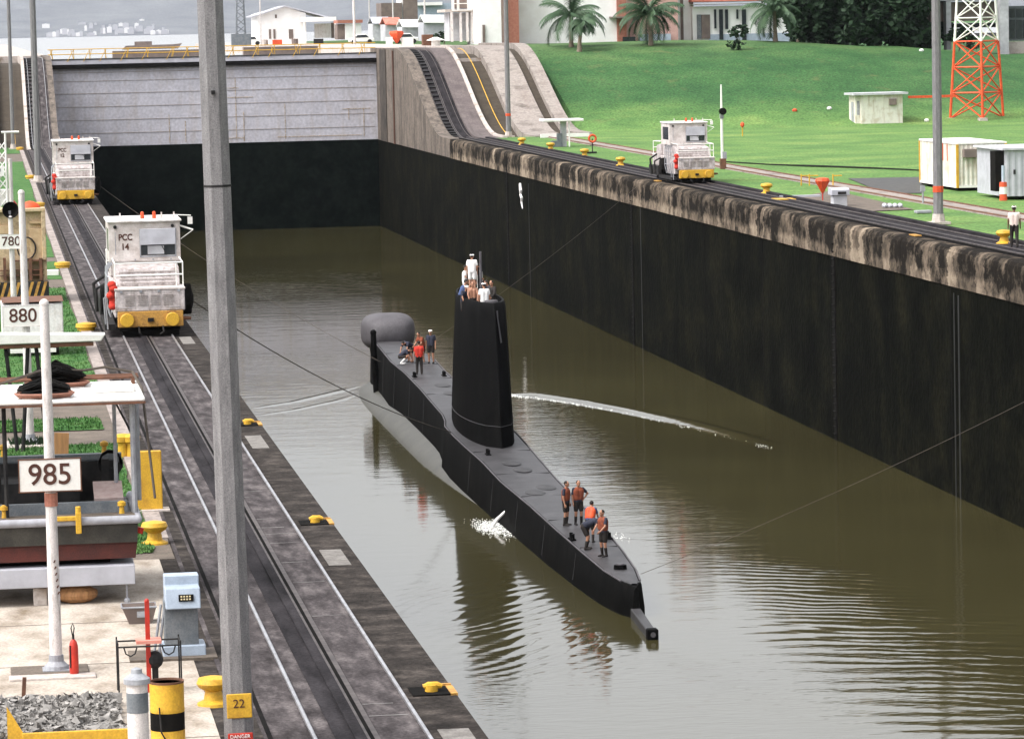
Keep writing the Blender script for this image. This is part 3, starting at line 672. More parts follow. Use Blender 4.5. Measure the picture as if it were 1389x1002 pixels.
for z, a, b, h in ((-7.9, 169.95, 185.05, 1.115),):
    r = sail_ring(z, a - .03, b + .03, h + .012, sc_); m.tube(r + [r[0]], .011, 4)
m.build('seam', M_deck, sail)
m = MB(); m.cyl((sc_, 172.3, -2.75), (sc_, 172.3, -2.36), .34, .30, 14); m.build('mast_fairing', M_dome, sail, smooth=True)
m = MB(); m.add([(sc_ + .05, 171.0, -2.75), (sc_ + .42, 171.9, -2.75), (sc_ + .50, 171.85, -4.2), (sc_ + .18, 170.75, -4.2)], [(0, 1, 2, 3)]); m.build('sail_highlight', M_dome, sail)  # lighter quad paints the highlight on the sail's near right side
for i, (dx, Y, h, r, mt) in enumerate(((.15, 177.0, 2.0, .07, M_dome), (-.05, 176.2, .9, .04, M_sub), (.2, 178.2, 1.2, .05, M_sub), (-.1, 180, .8, .03, M_sub))):
    m = MB(); m.cyl((sc_ + dx, Y, -3.5), (sc_ + dx, Y, -2.4 + h), r, r * .8, 8); m.build('mast', mt, sail)
# port ballast line, bow post and sonar dome
m = MB(); a = PY(510, 520, 214.5)
m.tube([(a.x + .1, 214.5, -10.6), (a.x - .05, 214.5, -9), (a.x - .08, 214.5, -7.0)], [.24, .19, .15], 8); m.ball((a.x - .08, 214.5, -7.0), .18, 8, 6)
m.build('bow_post', M_sub, sub, smooth=True)
m = MB(); cx = XA(526, 451, 221)
def sq(t): return math.copysign(abs(t) ** .62, t)
rows = []
for j in range(17):
    th = math.pi * j / 16; rows.append([])
    for i in range(33):
        ph_ = 2 * math.pi * i / 32
        rows[-1].append((cx + 1.56 * sq(math.sin(th)) * sq(math.cos(ph_)), 221 + 2.3 * math.sin(th) * math.sin(ph_), -7.45 + 1.06 * sq(math.cos(th))))
m.grid(rows); dome = m.build('sonar_dome', M_dome, sub, smooth=True)
m = MB(); m.cyl((cx - .1, 221, -10), (cx - .1, 221, -8.2), .8, 1.0, 16); m.build('dome_neck', M_sub, sub, smooth=True)
m = MB(); a = P(663, 716, ZW); m.tube([(a.x - .1, a.y, ZW - .3), (a.x + .35, a.y, ZW + .35), (a.x + .8, a.y, ZW + .75)], [.07, .075, .05], 8)
m.build('stabiliser_fin', M_cwhite, sub, smooth=True)

# foam and wake, uncountable flecks lying on the water
random.seed(12)
def foam(mb, cx, cy, n, sx_, sy_, r0, r1):
    for k in range(n):
        x = random.gauss(cx, sx_); y = random.gauss(cy, sy_); r = random.uniform(r0, r1); nn = 7; z = ZW + .02 + random.uniform(0, .03)
        mb.add([(x, y, z + .008)] + [(x + r * math.cos(6.283 * i / nn) * random.uniform(.5, 1.3), y + r * 1.8 * math.sin(6.283 * i / nn) * random.uniform(.5, 1.3), z - .015) for i in range(nn)],
               [(0, 1 + i, 1 + (i + 1) % nn) for i in range(nn)])
m = MB()
for px, py, n, s in ((664, 718, 120, .35), (676, 712, 90, .3), (690, 722, 60, .35), (655, 712, 50, .3), (838, 728, 10, .3)):
    c = P(px, py, ZW); foam(m, c.x, c.y, n * 3, s * .8, s * 3.0, .008, .036)
tag(m.build('foam', M_foam, fix=False), 'white foam breaking along the port side of the submarine hull', 'foam', kind='stuff')
m = MB()
curve = [(694, 536), (740, 541), (790, 549), (840, 557), (890, 568), (940, 580), (990, 593), (1046, 608)]
for (a, b), kk in zip(zip(curve[:-1], curve[1:]), range(20)):
    for k in range(46 - kk * 4):
        t = random.random(); c = P(a[0] + (b[0] - a[0]) * t, a[1] + (b[1] - a[1]) * t + random.gauss(0, 1.0), ZW); foam(m, c.x, c.y, 3, .06, .35, .012, .045 - kk * .004)
tag(m.build('wake_line', M_foam, fix=False), 'thin white curved wake crest running from the sail towards the far wall', 'wake', kind='stuff')
# raised smooth swell of the wake, as real water relief
def crest(pts, hgt, wid, name):
    m = MB(); rows = []
    pts = [P(x, y, ZW) for x, y in pts]
    q = []
    for a, b in zip(pts[:-1], pts[1:]):
        for i in range(8): q.append(a.lerp(b, i / 8))
    q.append(pts[-1])
    n = len(q)
    for i, p in enumerate(q):
        d = (q[min(i + 1, n - 1)] - q[max(i - 1, 0)]).normalized(); nr = Vector((d.y, -d.x, 0)); e = min(1, i / 5, (n - 1 - i) / 8)
        rows.append([tuple(p + nr * (s * wid) + Vector((0, 0, hgt * e * (math.cos(s * math.pi / 1) * .5 + .5) - .012))) for s in (-1, -.75, -.5, -.25, 0, .25, .5, .75, 1)])
    struct(m.grid(rows), name, M_water, smooth=True)
crest([(690, 533), (740, 538), (800, 547), (860, 558), (930, 573), (1000, 591), (1060, 608)], .16, 1.1, 'wake_swell')
crest([(330, 556), (400, 545), (455, 532), (500, 519)], .05, .7, 'bow_swell')
crest([(335, 566), (400, 556), (460, 543), (500, 528)], .04, .6, 'bow_swell')

# ================================================================ GATE
gate = thing('lock_gate', 'tall grey riveted steel lock gate closing the end of the chamber', 'lock gate')
m = MB(); m.box(XL, XR, YG, YG + 2.0, -1.65, 7.5); gp = m.build('gate_leaf', M_gate, gate)
m = MB(); m.box(XL, XR, YG - .02, YG + 2.0, ZW - 1, -1.652); m.build('wet_gate_leaf', M_gatewet, gate)
m = MB()
for z in (-.3, 1.1, 2.5, 3.9, 5.2, 6.1): m.box(XL + .3, XR - .3, YG - .035, YG, z, z + .05)
m.build('plate_seam', mat('plate_seam', (.33, .31, .32), (.28, .23, .18), scale=2), gp)
m = MB()
for (x, z0, z1) in ((24.2, -1.3, 3.2), (26.6, -1.3, 5.2), (27.4, -1.5, 1.6), (19.5, -1.5, 1.5), (21.2, -1.4, .8), (31.8, -1.4, 2.4), (40.2, -1.3, 1.6), (38.6, .5, 1.7), (23.6, 1.8, 5.2)):
    m.box(x, x + .11, YG - .03, YG, z0, z1)
for (x0, x1, z) in ((24.2, 28.5, 3.1), (24.2, 27.5, -1.2), (31, 40, -1.2), (38, 41, 1.6), (23, 27, 4.1)): m.box(x0, x1, YG - .03, YG, z, z + .1)
m.build('rust_streak', mat('gate_rust', (.40, .31, .22), (.40, .37, .36), scale=2.5, fine=.3, fscale=5), gp)
m = MB(); m.box(XL, XR, YG - .5, YG, 6.55, 7.0); m.build('fender_and_shadow', M_slot, gate)  # black box for the fender and its shadow under the walkway
m = MB(); m.box(XL, XR, YG - .3, YG + 1.0, 7.01, 7.45); m.build('walkway_girder', mat('gate_light', (.48, .47, .52), (.40, .39, .43)), gate)
m = MB(); m.box(XL, XR, YG - .35, YG + 2.1, 7.5, 7.6); m.build('walkway', M_asph, gate)
rl = MB()
for Y in (YG - .3, YG + 2.0):
    for z in (8.08, 8.6): rl.cyl((XL + .1, Y, z), (XR - .1, Y, z), .045, n=6)
rl.build('hand_rail', M_yel, gate)
x = XL + .6; random.seed(4)
while x < XR - .5:
    for Y in (YG - .3, YG + 2.0):
        rl = MB(); rl.cyl((x, Y, 7.6), (x + random.uniform(-.3, .3), Y, 8.6), .04, n=6); rl.build('rail_post', M_yel, gate)
    rl = MB(); rl.cyl((x, YG - .3, 8.6), (x - .7, YG - .45, 7.3), .035, n=5); rl.build('rail_brace', M_yel, gate); x += random.choice((1.7, 2.2, 2.6))
m = MB(); m.box(14, 24, YG + 5, YG + 7, 6.7, 8.3); m.box(28, 36, YG + 5, YG + 7, 6.7, 8.4)
m.build('gate_machinery', M_brown, gate)

# ================================================================ LOCOMOTIVES
def make_loco(label, number=True, rust=False):
    """front at y = 0 facing -Y, track centre x = 0, rail top z = 0"""
    t = thing('towing_locomotive', label, 'locomotive', group='towing locomotives on the lock walls')
    LW = 2.3; LEN = 9.4
    ym = M_yelrust if rust else M_yel
    for yy in (0.0, LEN - .35):
        m = MB(); m.box(-1.08, 1.08, yy, yy + .35, .28, .80); b = m.build('buffer_beam', ym, t, bevel=.02)
        f = -1 if yy == 0 else 1; yf = yy if yy == 0 else yy + .35
        for s in (-.78, .72):
            q = MB(); q.cyl((s, yf, .52), (s, yf + f * .16, .52), .23, .23, 20); q.build('buffer', M_yel, b, bevel=.02)
        q = MB(); q.cb((0, yf + f * .06, .52), (.2, .12, .12)); q.cyl((0, yf, .52), (0, yf + f * .2, .52), .04); q.build('coupler', M_black, b)
    m = MB(); m.box(-1.0, 1.0, .6, LEN - .6, .12, .30); m.box(-.9, .9, 1.0, 3.4, -.0, .3); m.box(-.9, .9, 6.0, 8.4, 0, .3); m.build('underframe', M_slot, t)
    for yy in (1.5, 2.9, 6.5, 7.9):
        for s in (-.82, .82):
            m = MB(); m.cyl((s - .09, yy, .30), (s + .09, yy, .30), .33, n=18); m.build('wheel', M_black, t)
    m = MB(); m.box(-.95, .95, .3, LEN - .3, -.04, .14); m.build('skirt', M_slot, t)
    m = MB()
    for x in (-.95, -.3, .3, .95): m.cb((x, .0, 1.46), (.09, .05, .07))
    m.cyl((-1.0, -.05, .93), (-.6, -.05, .93), .012, n=5); m.cyl((.6, -.05, .93), (1.0, -.05, .93), .012, n=5); m.build('latches', M_grey, t)
    m = MB(); m.tube([(-.4, .0, .3), (-.38, -.15, .1), (-.3, -.12, .02)], .03, 5); m.tube([(.4, .0, .3), (.42, -.15, .12), (.3, -.1, .04)], .03, 5); m.build('brake_hose', M_black, t)
    for (a, b, sgn, nm) in ((0.02, 1.5, 1, 'front'), (LEN - 1.5, LEN - .02, -1, 'rear')):
        m = MB(); m.box(-1.15, 1.15, a, b, .80, 1.50); h = m.build('lower_hood', M_loco, t, bevel=.03)
        q = MB(); q.box(-1.17, 1.17, a - .02, b + .02, 1.50, 1.57); q.build('hood_lid', M_loco2, h, bevel=.01)
        yf = a - .012 if sgn > 0 else b + .012
        q = MB()
        for c in (-.72, -.30, .12, .54):
            for k in range(6): q.cb((c + .05, yf, 1.02 + .062 * k), (.32, .03, .018))
        q.build('louvre', mat('louvre', (.35, .31, .29)), h)
        y0_, y1_ = (1.0, 2.9) if sgn > 0 else (LEN - 2.9, LEN - 1.0)
        fy = y0_ if sgn > 0 else y1_; by = y1_ if sgn > 0 else y0_
        m = MB(); m.prism([(fy, 1.575), (fy + sgn * .35, 2.15), (by, 2.28), (by, 1.575)], -1.08, 1.05); uh = m.build('upper_hood', M_loco, t, bevel=.03)
        q = MB()
        for k in range(4): q.cb((-.0, fy + sgn * (.05 + .075 * k) - sgn * .03, 1.68 + .12 * k), (1.9, .03, .02))
        q.build('panel_seam', mat('louvre', (.35, .31, .29)), uh)
        # hand rails round the front platform
        m = MB(); yr = a + sgn * .25 if sgn > 0 else b - .25
        for z in (2.38, 1.98): m.cyl((-1.12, yr, z), (1.12, yr, z), .028, n=6)
        for x in (-1.12, 0.9, 1.12):
            m.cyl((x, yr, 1.57), (x, yr, 2.38), .025, n=6)
        for x in (-1.12, 1.12):
            m.cyl((x, yr, 2.38), (x, by, 2.42), .025, n=6)
        m.build('hand_rail', M_white, t)
    # body between hoods and the raised cab
    m = MB(); m.box(-1.13, 1.13, 1.52, LEN - 1.52, .5, 1.55); m.build('body_side', M_loco, t, bevel=.03)
    m = MB(); m.box(-1.0, .98, 2.92, LEN - 2.92, 1.56, 2.30); m.build('machinery_house', M_loco, t, bevel=.02)
    cx0, cx1, cy0, cy1, cz0, cz1 = -1.22, 1.18, 2.6, 5.6, 2.31, 3.62
    m = MB(); th = .06
    def wallx(mb, y, xa, xb, za, zb, wa, wb, wza, wzb):
        mb.box(xa, wa, y, y + th, za, zb); mb.box(wb, xb, y, y + th, za, zb); mb.box(wa, wb, y, y + th, za, wza); mb.box(wa, wb, y, y + th, wzb, zb)
    def wally(mb, x, ya, yb_, za, zb, wa, wb, wza, wzb):
        mb.box(x, x + th, ya, wa, za, zb); mb.box(x, x + th, wb, yb_, za, zb); mb.box(x, x + th, wa, wb, za, wza); mb.box(x, x + th, wa, wb, wzb, zb)
    wallx(m, cy0, cx0, cx1, cz0, cz1, -.15, 1.0, 2.50, 3.35); wallx(m, cy1 - th, cx0, cx1, cz0, cz1, -1.0, .8, 2.50, 3.35)
    wally(m, cx0, cy0 + th, cy1 - th, cz0, cz1, 3.0, 5.1, 2.6, 3.4); wally(m, cx1 - th, cy0 + th, cy1 - th, cz0, cz1, 3.0, 5.1, 2.6, 3.4)
    m.box(cx0, cx1, cy0, cy1, cz0 - .02, cz0 + .02)
    cab = m.build('cab', M_loco2, t)
    m = MB(); m.box(cx0 - .06, cx1 + .06, cy0 - .12, cy1 + .1, cz1, cz1 + .09); m.build('roof', M_whitew, cab, bevel=.03)
    m = MB(); m.box(-.18, 1.02, cy0 - .14, cy0 - .10, 2.86, 3.40); m.build('sun_visor', M_cargrey, cab, bevel=.01)
    m = MB(); m.box(-.15, 1.0, cy0 + .02, cy0 + .035, 2.50, 2.86); m.build('windscreen', M_win, cab)
    m = MB(); m.cb((.35, cy0 - .03, 2.68), (.55, .03, .28)); m.build('lower_pane', M_bgrey, cab)
    m = MB(); m.box(-.8, -.2, 3.4, 3.9, 2.35, 3.0); m.box(-.7, .6, 4.2, 4.3, 2.35, 2.9); m.build('driver_seat', M_black, cab)
    m = MB(); m.box(cx0 + .02, cx0 + .03, 3.0, 5.1, 2.6, 3.4); m.build('side_window', M_win, cab)
    m = MB(); m.box(-.19, -.15, cy0 - .03, cy0, 2.46, 3.4); m.box(-.19, 1.04, cy0 - .03, cy0, 2.44, 2.49); m.box(1.0, 1.04, cy0 - .03, cy0, 2.49, 3.4); m.build('window_frame', M_grey, cab)
    m = MB(); m.cyl((.7, cy0 - .05, 2.5), (.55, cy0 - .05, 2.83), .012, n=5); m.build('wiper', M_black, cab)
    m = MB()
    for x in (-1.12, -.35, .25, .85): m.cb((x, cy0 - .01, 2.36), (.05, .03, .05))
    m.cyl((-1.0, cy0 - .06, 2.55), (-1.0, cy0 - .06, 3.3), .015, n=5); m.build('grab_iron', M_grey, cab)
    for s in (cx0 + .22, cx1 - .25):
        m = MB(); m.cyl((s, cy0 - .02, 3.48), (s, cy0 - .06, 3.48), .06, n=10); m.build('head_lamp', M_black, cab)
    for i, x in enumerate((-.05, .35)):
        m = MB(); m.cyl((x, 3.2, cz1 + .09), (x, 3.2, cz1 + .28), .07, .06, 10); m.ball((x, 3.2, cz1 + .28), .06, 8, 5); m.build('warning_light', M_orange, cab)
    m = MB(); m.cyl((-.8, 3.2, cz1 + .15), (1.0, 3.2, cz1 + .17), .018, n=5)
    for x in (-.8, .6, 1.02): m.cyl((x, 3.2, cz1 + .05), (x, 3.2, cz1 + .3), .025, n=5)
    m.build('roof_rail', M_loco2, cab)
    m = MB(); m.cyl((1.1, 2.7, 3.5), (1.62, 2.6, 3.32), .03, n=5); m.cyl((1.62, 2.6, 3.32), (1.2, 2.7, 3.02), .015, n=5); m.build('mirror_arm', M_white, cab)
    m = MB(); m.cyl((1.0, 3.2, cz1 + .2), (1.58, 3.0, cz1 + .17), .015, n=5); m.cb((1.55, 3.0, cz1 + .0), (.16, .1, .24)); m.build('hanging_lamp', M_white, cab)
    if number:
        text('PCC', .30, M_text, cab, (-.66, cy0 - .012, 3.12), sx=.82, bold=.008); text(number, .30, M_text, cab, (-.68, cy0 - .012, 2.80), sx=.9, bold=.008)
    # left side: ladder, pipework, red canvas bundle; right side: black cable drum
    m = MB()
    for y in (1.9, 2.5, 3.1, 3.7): m.tube([(-1.15, y, 2.3), (-1.32, y, 2.1), (-1.36, y, 1.0), (-1.25, y, .5)], .025, 5)
    m.cyl((-1.34, .8, 1.9), (-1.34, 3.7, 1.9), .025, n=5); m.cyl((-1.36, 1.9, 1.1), (-1.36, 3.7, 1.1), .025, n=5)
    m.tube([(-1.2, .4, 1.5), (-1.45, .5, 1.2), (-1.4, .45, .2)], .03, 5); m.tube([(-1.2, .8, 1.5), (-1.5, .9, 1.2), (-1.45, .9, .15)], .03, 5)
    m.build('side_pipework', M_grey, t)
    m = MB(); random.seed(5)
    for k in range(7): m.ball((-1.24 + random.uniform(-.05, .05), .25 + random.uniform(-.08, .08), .98 + .12 * k), (.15, .13, .13), 9, 6)
    bt = m.build('red_canvas', M_cred, t, smooth=True)
    m = MB(); m.box(-1.5, -1.15, .5, 5.2, .18, .36); m.build('side_step', M_black, t)
    m = MB(); m.cyl((1.16, 3.2, .95), (1.52, 3.2, .95), .52, .52, 20); m.cyl((1.52, 3.2, .95), (1.60, 3.2, .95), .40, .12, 16); m.build('cable_drum', M_slot, t, bevel=.03)
    m = MB(); m.cyl((-1.16, 4.6, .95), (-1.5, 4.6, .95), .52, .45, 20); m.build('cable_drum', M_slot, t, bevel=.03)
    m = MB(); m.cyl((1.08, .2, .52), (1.35, .2, .52), .07, .05, 8); m.build('side_hook', M_rust, t)
    m = MB()
    m.box(-1.5, -1.16, 5.4, 8.8, .3, .9); m.tube([(-1.2, 6, 1.4), (-1.6, 6, 1.2), (-1.6, 6, .4)], .06, 6); m.tube([(-1.2, 7.4, 1.6), (-1.65, 7.4, 1.3), (-1.55, 7.4, .3)], .07, 6)
    m.build('winch_gear', M_black, t, bevel=.02)
    return t
loc1 = make_loco('PCC 14 towing locomotive, the largest and nearest one, on the near left track', '14', rust=True)
yc = 127.0; loc1.location = (5.40, yc, .09)
loc2 = copy_tree(loc1, (5.40, 229.0, .09), 0.0, 'smaller white towing locomotive further up the left track beside the dark gate')
loc3 = copy_tree(loc1, (43.9, 234.5, .09), 0.0, 'towing locomotive standing on the far wall beside the green grass')
for o in list(bpy.data.objects):   # the yellow ones are less rusty
    if o.parent in (loc2, loc3) and o.name.startswith('buffer_beam'):
        o.data = o.data.copy(); o.data.materials[0] = M_yel
for o in [x for x in bpy.data.objects if x.parent is not None and x.parent.parent is loc3]:
    if o.name.startswith('lettering'): bpy.data.objects.remove(o)
for cb_ in [x for x in bpy.data.objects if x.parent is loc2 and x.name.startswith('cab.')]:
    lt = sorted([x for x in bpy.data.objects if x.parent is cb_ and x.name.startswith('lettering')], key=lambda x: x.location.z)
    p0 = lt[0].location.copy(); bpy.data.objects.remove(lt[0]); text('12', .30, M_text, cb_, p0, sx=.9, bold=.008)
# ================================================================ LIGHT POLES
def pole(label, X, Y, h, r0, r1, z=0.0, base=True, n=8, extra=None, group='tall lighting poles', mt=None, cat='light pole', name='light_pole'):
    t = thing(name, label, cat, (X, Y, z), group=group)
    m = MB(); m.cyl((0, 0, 0), (0, 0, h), r0, r1, n, ph=.3); sh = m.build('shaft', mt or M_pole, t)
    if base:
        m = MB(); m.box(-r0 * 2, r0 * 2, -r0 * 2, r0 * 2, 0, .12); m.cyl((0, 0, .12), (0, 0, .5), r0 * 1.35, r0 * 1.15, n); m.build('base', M_conc, t)
    m = MB(); m.cb((0, 0, h), (2.4, .25, .2)); 
    for s in (-1, 0, 1): m.cb((s * .9, -.15, h - .1), (.5, .5, .3), (.4, 0, 0))
    m.build('floodlight_bar', M_grey, t)
    return t
YP = 53.0
# nearest pole: eight sided, seams and door
XP = XA(316, 1000, YP)
bp_ = pole('massive grey steel pole in the foreground with yellow number square and red warning plate', XP + .09, YP, 24, .222, .15, base=False)
bp_.rotation_euler = (0, -.011, 0)
m = MB(); m.box(-.24, .02, -.222, -.21, 0, 11)
zt = ZA(315, 937, YP); zb = ZA(315, 970, YP)
m = MB(); m.box(-.17, .18, -.235, -.215, zb, zt); yp = m.build('number_plate', M_yel, bp_, bevel=.01)
text('22', .17, M_text, bp_, (0.0, -.24, (zb + zt) / 2 + .03), name='lettering')
zt = ZA(315, 990, YP); m = MB(); m.box(-.17, .18, -.235, -.215, zt - .36, zt); m.build('warning_plate', M_red, bp_, bevel=.01)
text('DANGER', .07, M_cwhite, bp_, (0.0, -.24, zt - .05)); text('HIGH VOLTAGE', .045, M_cwhite, bp_, (0.0, -.24, zt - .13))
m = MB(); m.cyl((.02, -.02, 0), (.02, -.02, 23.9), .282, .178, 8, ph=.3); 
zj = ZA(292, 252, YP); m = MB(); m.cyl((0, 0, zj - .015), (0, 0, zj + .015), .205, .205, 8, ph=.3); m.build('joint_ring', M_black, bp_)
m = MB(); m.cb((-.02, -.195, ZA(288, 125, YP)), (.05, .04, .05)); m.build('bolt', M_black, bp_)
q = P(52, 248); pole('grey lighting pole standing beside the left incline', q.x, q.y, 26, .25, .18)
q = P(18, 203); pole('slimmer lighting pole at the far left edge of the photo', q.x, q.y, 26, .19, .14)
q = P(690, 186); t = pole('lighting pole on the lawn at the foot of the right incline', q.x, q.y, 30, .25, .17)
m = MB(); m.cyl((0, 0, 1.9), (0, 0, 2.15), .262, .262, 8, ph=.3); m.build('orange_band', M_orange, t)
q = P(1273, 304); t = pole('lighting pole on the grass near the white container', q.x, q.y, 26, .25, .17)
m = MB(); m.cyl((0, 0, 1.55), (0, 0, 1.85), .265, .265, 8, ph=.3); m.build('orange_band', M_orange, t)
for (px, Y, r, lab) in ((354, 560, .12, 'thin far mast in front of the white gabled house'), (481, 520, .2, 'grey far pole beside the small white car'), (502, 640, .12, 'thin white mast left of the pink shed roof'),
                        (534, 600, .14, 'white mast standing by the red triangle marker'), (543, 660, .1, 'thin pale mast in front of the brown towers'), (577, 560, .16, 'pale mast left of the white shed roof')):
    q = PY(px, 56, Y); pole(lab, q.x, Y, 16, r, r * .7, ZU, base=False, group='far masts on the upper level', cat='mast', name='mast', mt=M_polew if 'white' in lab or 'pale' in lab else M_pole)

# ================================================================ DISTANCE SIGN POSTS
def signpost(label, px, py, top, board, num, r, horn=False):
    q = P(px, py); t = thing('distance_sign', label, 'sign post', (q.x, q.y, 0), group='white distance signs along the yard')
    h = ZA(top[0], top[1], q.y); s = (CAMH - 0) / 1.0; ppm = F / q.y
    tx = XA(top[0], top[1], q.y) - q.x
    m = MB(); m.cyl((0, 0, 0), (tx * .3, 0, h), r, r * .72, 12); m.ball((tx * .3, 0, h), r * .8, 10, 6); m.build('post', M_polew, t, smooth=True)
    bx0, by0, bx1, by1 = board; w_ = (bx1 - bx0) / ppm; hh = (by1 - by0) / ppm
    cx_ = XA((bx0 + bx1) / 2, (by0 + by1) / 2, q.y) - q.x; cz = ZA((bx0 + bx1) / 2, (by0 + by1) / 2, q.y)
    m = MB(); m.cb((cx_, -r - .03, cz), (w_, .025, hh)); b = m.build('sign_board', M_white, t, bevel=.006)
    m = MB()
    for (dx, dz, a_w, a_h) in ((0, hh / 2, w_ + .03, .018), (0, -hh / 2, w_ + .03, .018), (w_ / 2, 0, .018, hh), (-w_ / 2, 0, .018, hh)): m.cb((cx_ + dx, -r - .032, cz + dz), (a_w, .034, a_h))
    m.build('board_edge', M_rust if num == '985' else M_whitew, b)
    text(num, hh * .92, M_text, b, (cx_, -r - .0465, cz - .0), sx=.98, bold=.004)
    m = MB(); m.box(-r * 2.2, r * 2.2, -r * 2.2, r * 2.2, 0.0, .07); m.lathe((0, 0, .07), [(r * 2.0, 0), (r * 1.9, .05), (r * 1.2, .12), (r * 1.15, .22)], 14)
    m.build('foot', M_grey, t)
    return t
t = signpost('white sign post reading 985, nearest and largest sign', 77, 912, (58, 412), (26, 621, 109, 665), '985', .10)
Y985 = t.location.y
m = MB(); z0 = ZA(68, 686, Y985); z1 = ZA(68, 668, Y985); m.cyl((-.0, 0, z0), (-.0, 0, z1), .104, .102, 12); m.build('red_band', M_brick, t)
m = MB(); zz = ZA(70, 760, Y985)
for k in range(6): m.cb((0.02 + .01 * k, -.112, zz - .1 * k), (.022, .01, .05), (0, .5, 0))
m.build('stencil_mark', M_text, t)
m = MB(); m.box(-.72, .50, -.35, .45, 0, .14)
blk = thing('concrete_plinth', 'low stained concrete plinth under the 985 sign post', 'plinth', (t.location.x, t.location.y, 0))
m.v = [(x, y, z * .4) for x, y, z in m.v]; m.build('block', M_dirt, blk, bevel=.015); m = MB(); m.box(-.75, .6, -.75, -.36, 0, .05); m.build('step_slab', M_conc, blk, bevel=.01)
t.location.z = .0
t = signpost('white sign post reading 880 behind the boat canopy', 41, 604, (27, 262), (4, 414, 58, 442), '880', .11)
m = MB(); m.box(-.6, .6, -.8, .7, 0, .06); tag(m.build('sign_plinth', M_conc), 'concrete slab under the 880 sign post with weeds', 'plinth').location = (t.location.x, t.location.y, 0)
m = MB()
random.seed(31)
for k in range(260):
    a = random.uniform(0, 6.28); r_ = random.uniform(.12, .5); m.add([(r_ * math.cos(a) - .03, r_ * math.sin(a), .06), (r_ * math.cos(a) + .03, r_ * math.sin(a), .06), (r_ * 1.2 * math.cos(a), r_ * 1.2 * math.sin(a), random.uniform(.12, .25))], [(0, 1, 2)])
o = tag(m.build('weeds', M_leaf, fix=False), 'dark weeds tufted round the foot of the 880 post', 'weeds', kind='stuff'); o.location = t.location
t = signpost('white sign post reading 780 with black horn loudspeaker on top', 20, 432, (11, 296), (-3, 318, 33, 337), '780', .115)
Y780 = t.location.y; hz_ = ZA(15, 286, Y780)
m = MB(); m.lathe((0, 0, 0), [(.02, 0), (.10, .02), (.13, .10), (.22, .22), (.30, .34), (.285, .34), (.2, .2), (.05, .12)], 18)
o = m.build('horn', M_slot, t, smooth=True); o.rotation_euler = (R(85), 0, 0); o.location = (-.02, .25, hz_)
m = MB(); m.cyl((-.05, .1, hz_ - .5), (-.05, .1, hz_), .05); m.build('horn_bracket', M_grey, t)
# the white lattice signal mast at the left edge, board ending in 9
q = P(3, 330); Ym = 165.0
t = thing('signal_mast', 'white lattice mast with short crossarm and board ending in 9 at left edge', 'mast', (XA(4, 250, Ym), Ym, 0))
zt = ZA(5, 178, Ym); m = MB()
for dx in (-.16, .16): m.cyl((dx, 0, 0), (dx, 0, zt), .05, n=6)
k = 0; z = 0
while z < zt - .5: m.cyl((-.16, 0, z), (.16, 0, z + .4), .03, n=5); m.cyl((.16, 0, z), (-.16, 0, z + .4), .03, n=5); z += .4
m.build('lattice', M_white, t)
m = MB(); m.cyl((0, 0, zt - .05), (.75, 0, zt - .05), .05, n=8); m.build('crossarm', M_white, t)
zz = ZA(0, 232, Ym); m = MB(); m.cb((-.3, -.22, zz), (.75, .03, .42)); m.build('sign_board', M_white, t); text('49', .4, M_text, t, (-.27, -.245, zz))
m = MB(); m.cyl((.33, 0, 0), (.33, 0, ZA(10, 215, Ym)), .09, n=8); m.build('side_post', M_polew, t)
zz = ZA(12, 268, Ym); m = MB(); m.cb((.1, .3, zz), (.65, .3, .7)); m.build('control_box', M_white, t, bevel=.03)

# ================================================================ YARD THINGS (left)
# big tan machine with hazard stripes
q = P(30, 412); Yc = q.y; t = thing('yard_machine', 'rusty tan machine with hazard striped rear and orange beacon', 'machine', (0, Yc, 0))
def bx(mb, x0, y0, x1, y1, dy0, dy1, Y=None):       # box given by its picture rectangle at the thing's distance
    Y = Y or Yc; a = PY(x0, y1, Y); b = PY(x1, y0, Y); mb.box(a.x, b.x, dy0, dy1, a.z, b.z)
xr = XA(63, 340, Yc); xl = XA(-40, 340, Yc)
zA = ZA(30, 282, Yc); zB = ZA(30, 385, Yc)
m = MB(); m.box(xl, xr - .1, .25, 3.4, zB, zA - .1); m.build('body', M_tan, t, bevel=.04)
m = MB(); m.box(xr - .16, xr, .0, .5, zB - .3, zA); m.box(xl, xl + .3, 0, .5, zB - .3, zA); m.box(xl, xr, -.02, .3, zA - .16, zA - .02); m.build('mast_frame', M_tan, t, bevel=.02)
for r_ in ((42, 310, 58, 358), (0, 306, 12, 318), (40, 300, 60, 304)):
    m = MB(); bx(m, *r_, .10, .26); m.build('panel', mat('pale_tan', (.50, .36, .22), (.4, .27, .15), scale=5), t, bevel=.01)
m = MB(); a = PY(36, 337, Yc)
m.tube([(a.x + .34 * math.cos(k), .05, a.z + .42 * math.sin(k)) for k in [i * .45 for i in range(15)]], .035, 6); m.build('hose_loop', M_black, t)
m = MB()
for (x0, x1, yy) in ((0, 60, 365), (0, 60, 372), (20, 62, 352)): bx(m, x0, yy, x1, yy + 3, -.1, .2)
for x in (5, 16, 40, 54): bx(m, x, 350, x + 3, 380, -.12, .15)
m.build('tow_bars', M_rust, t)
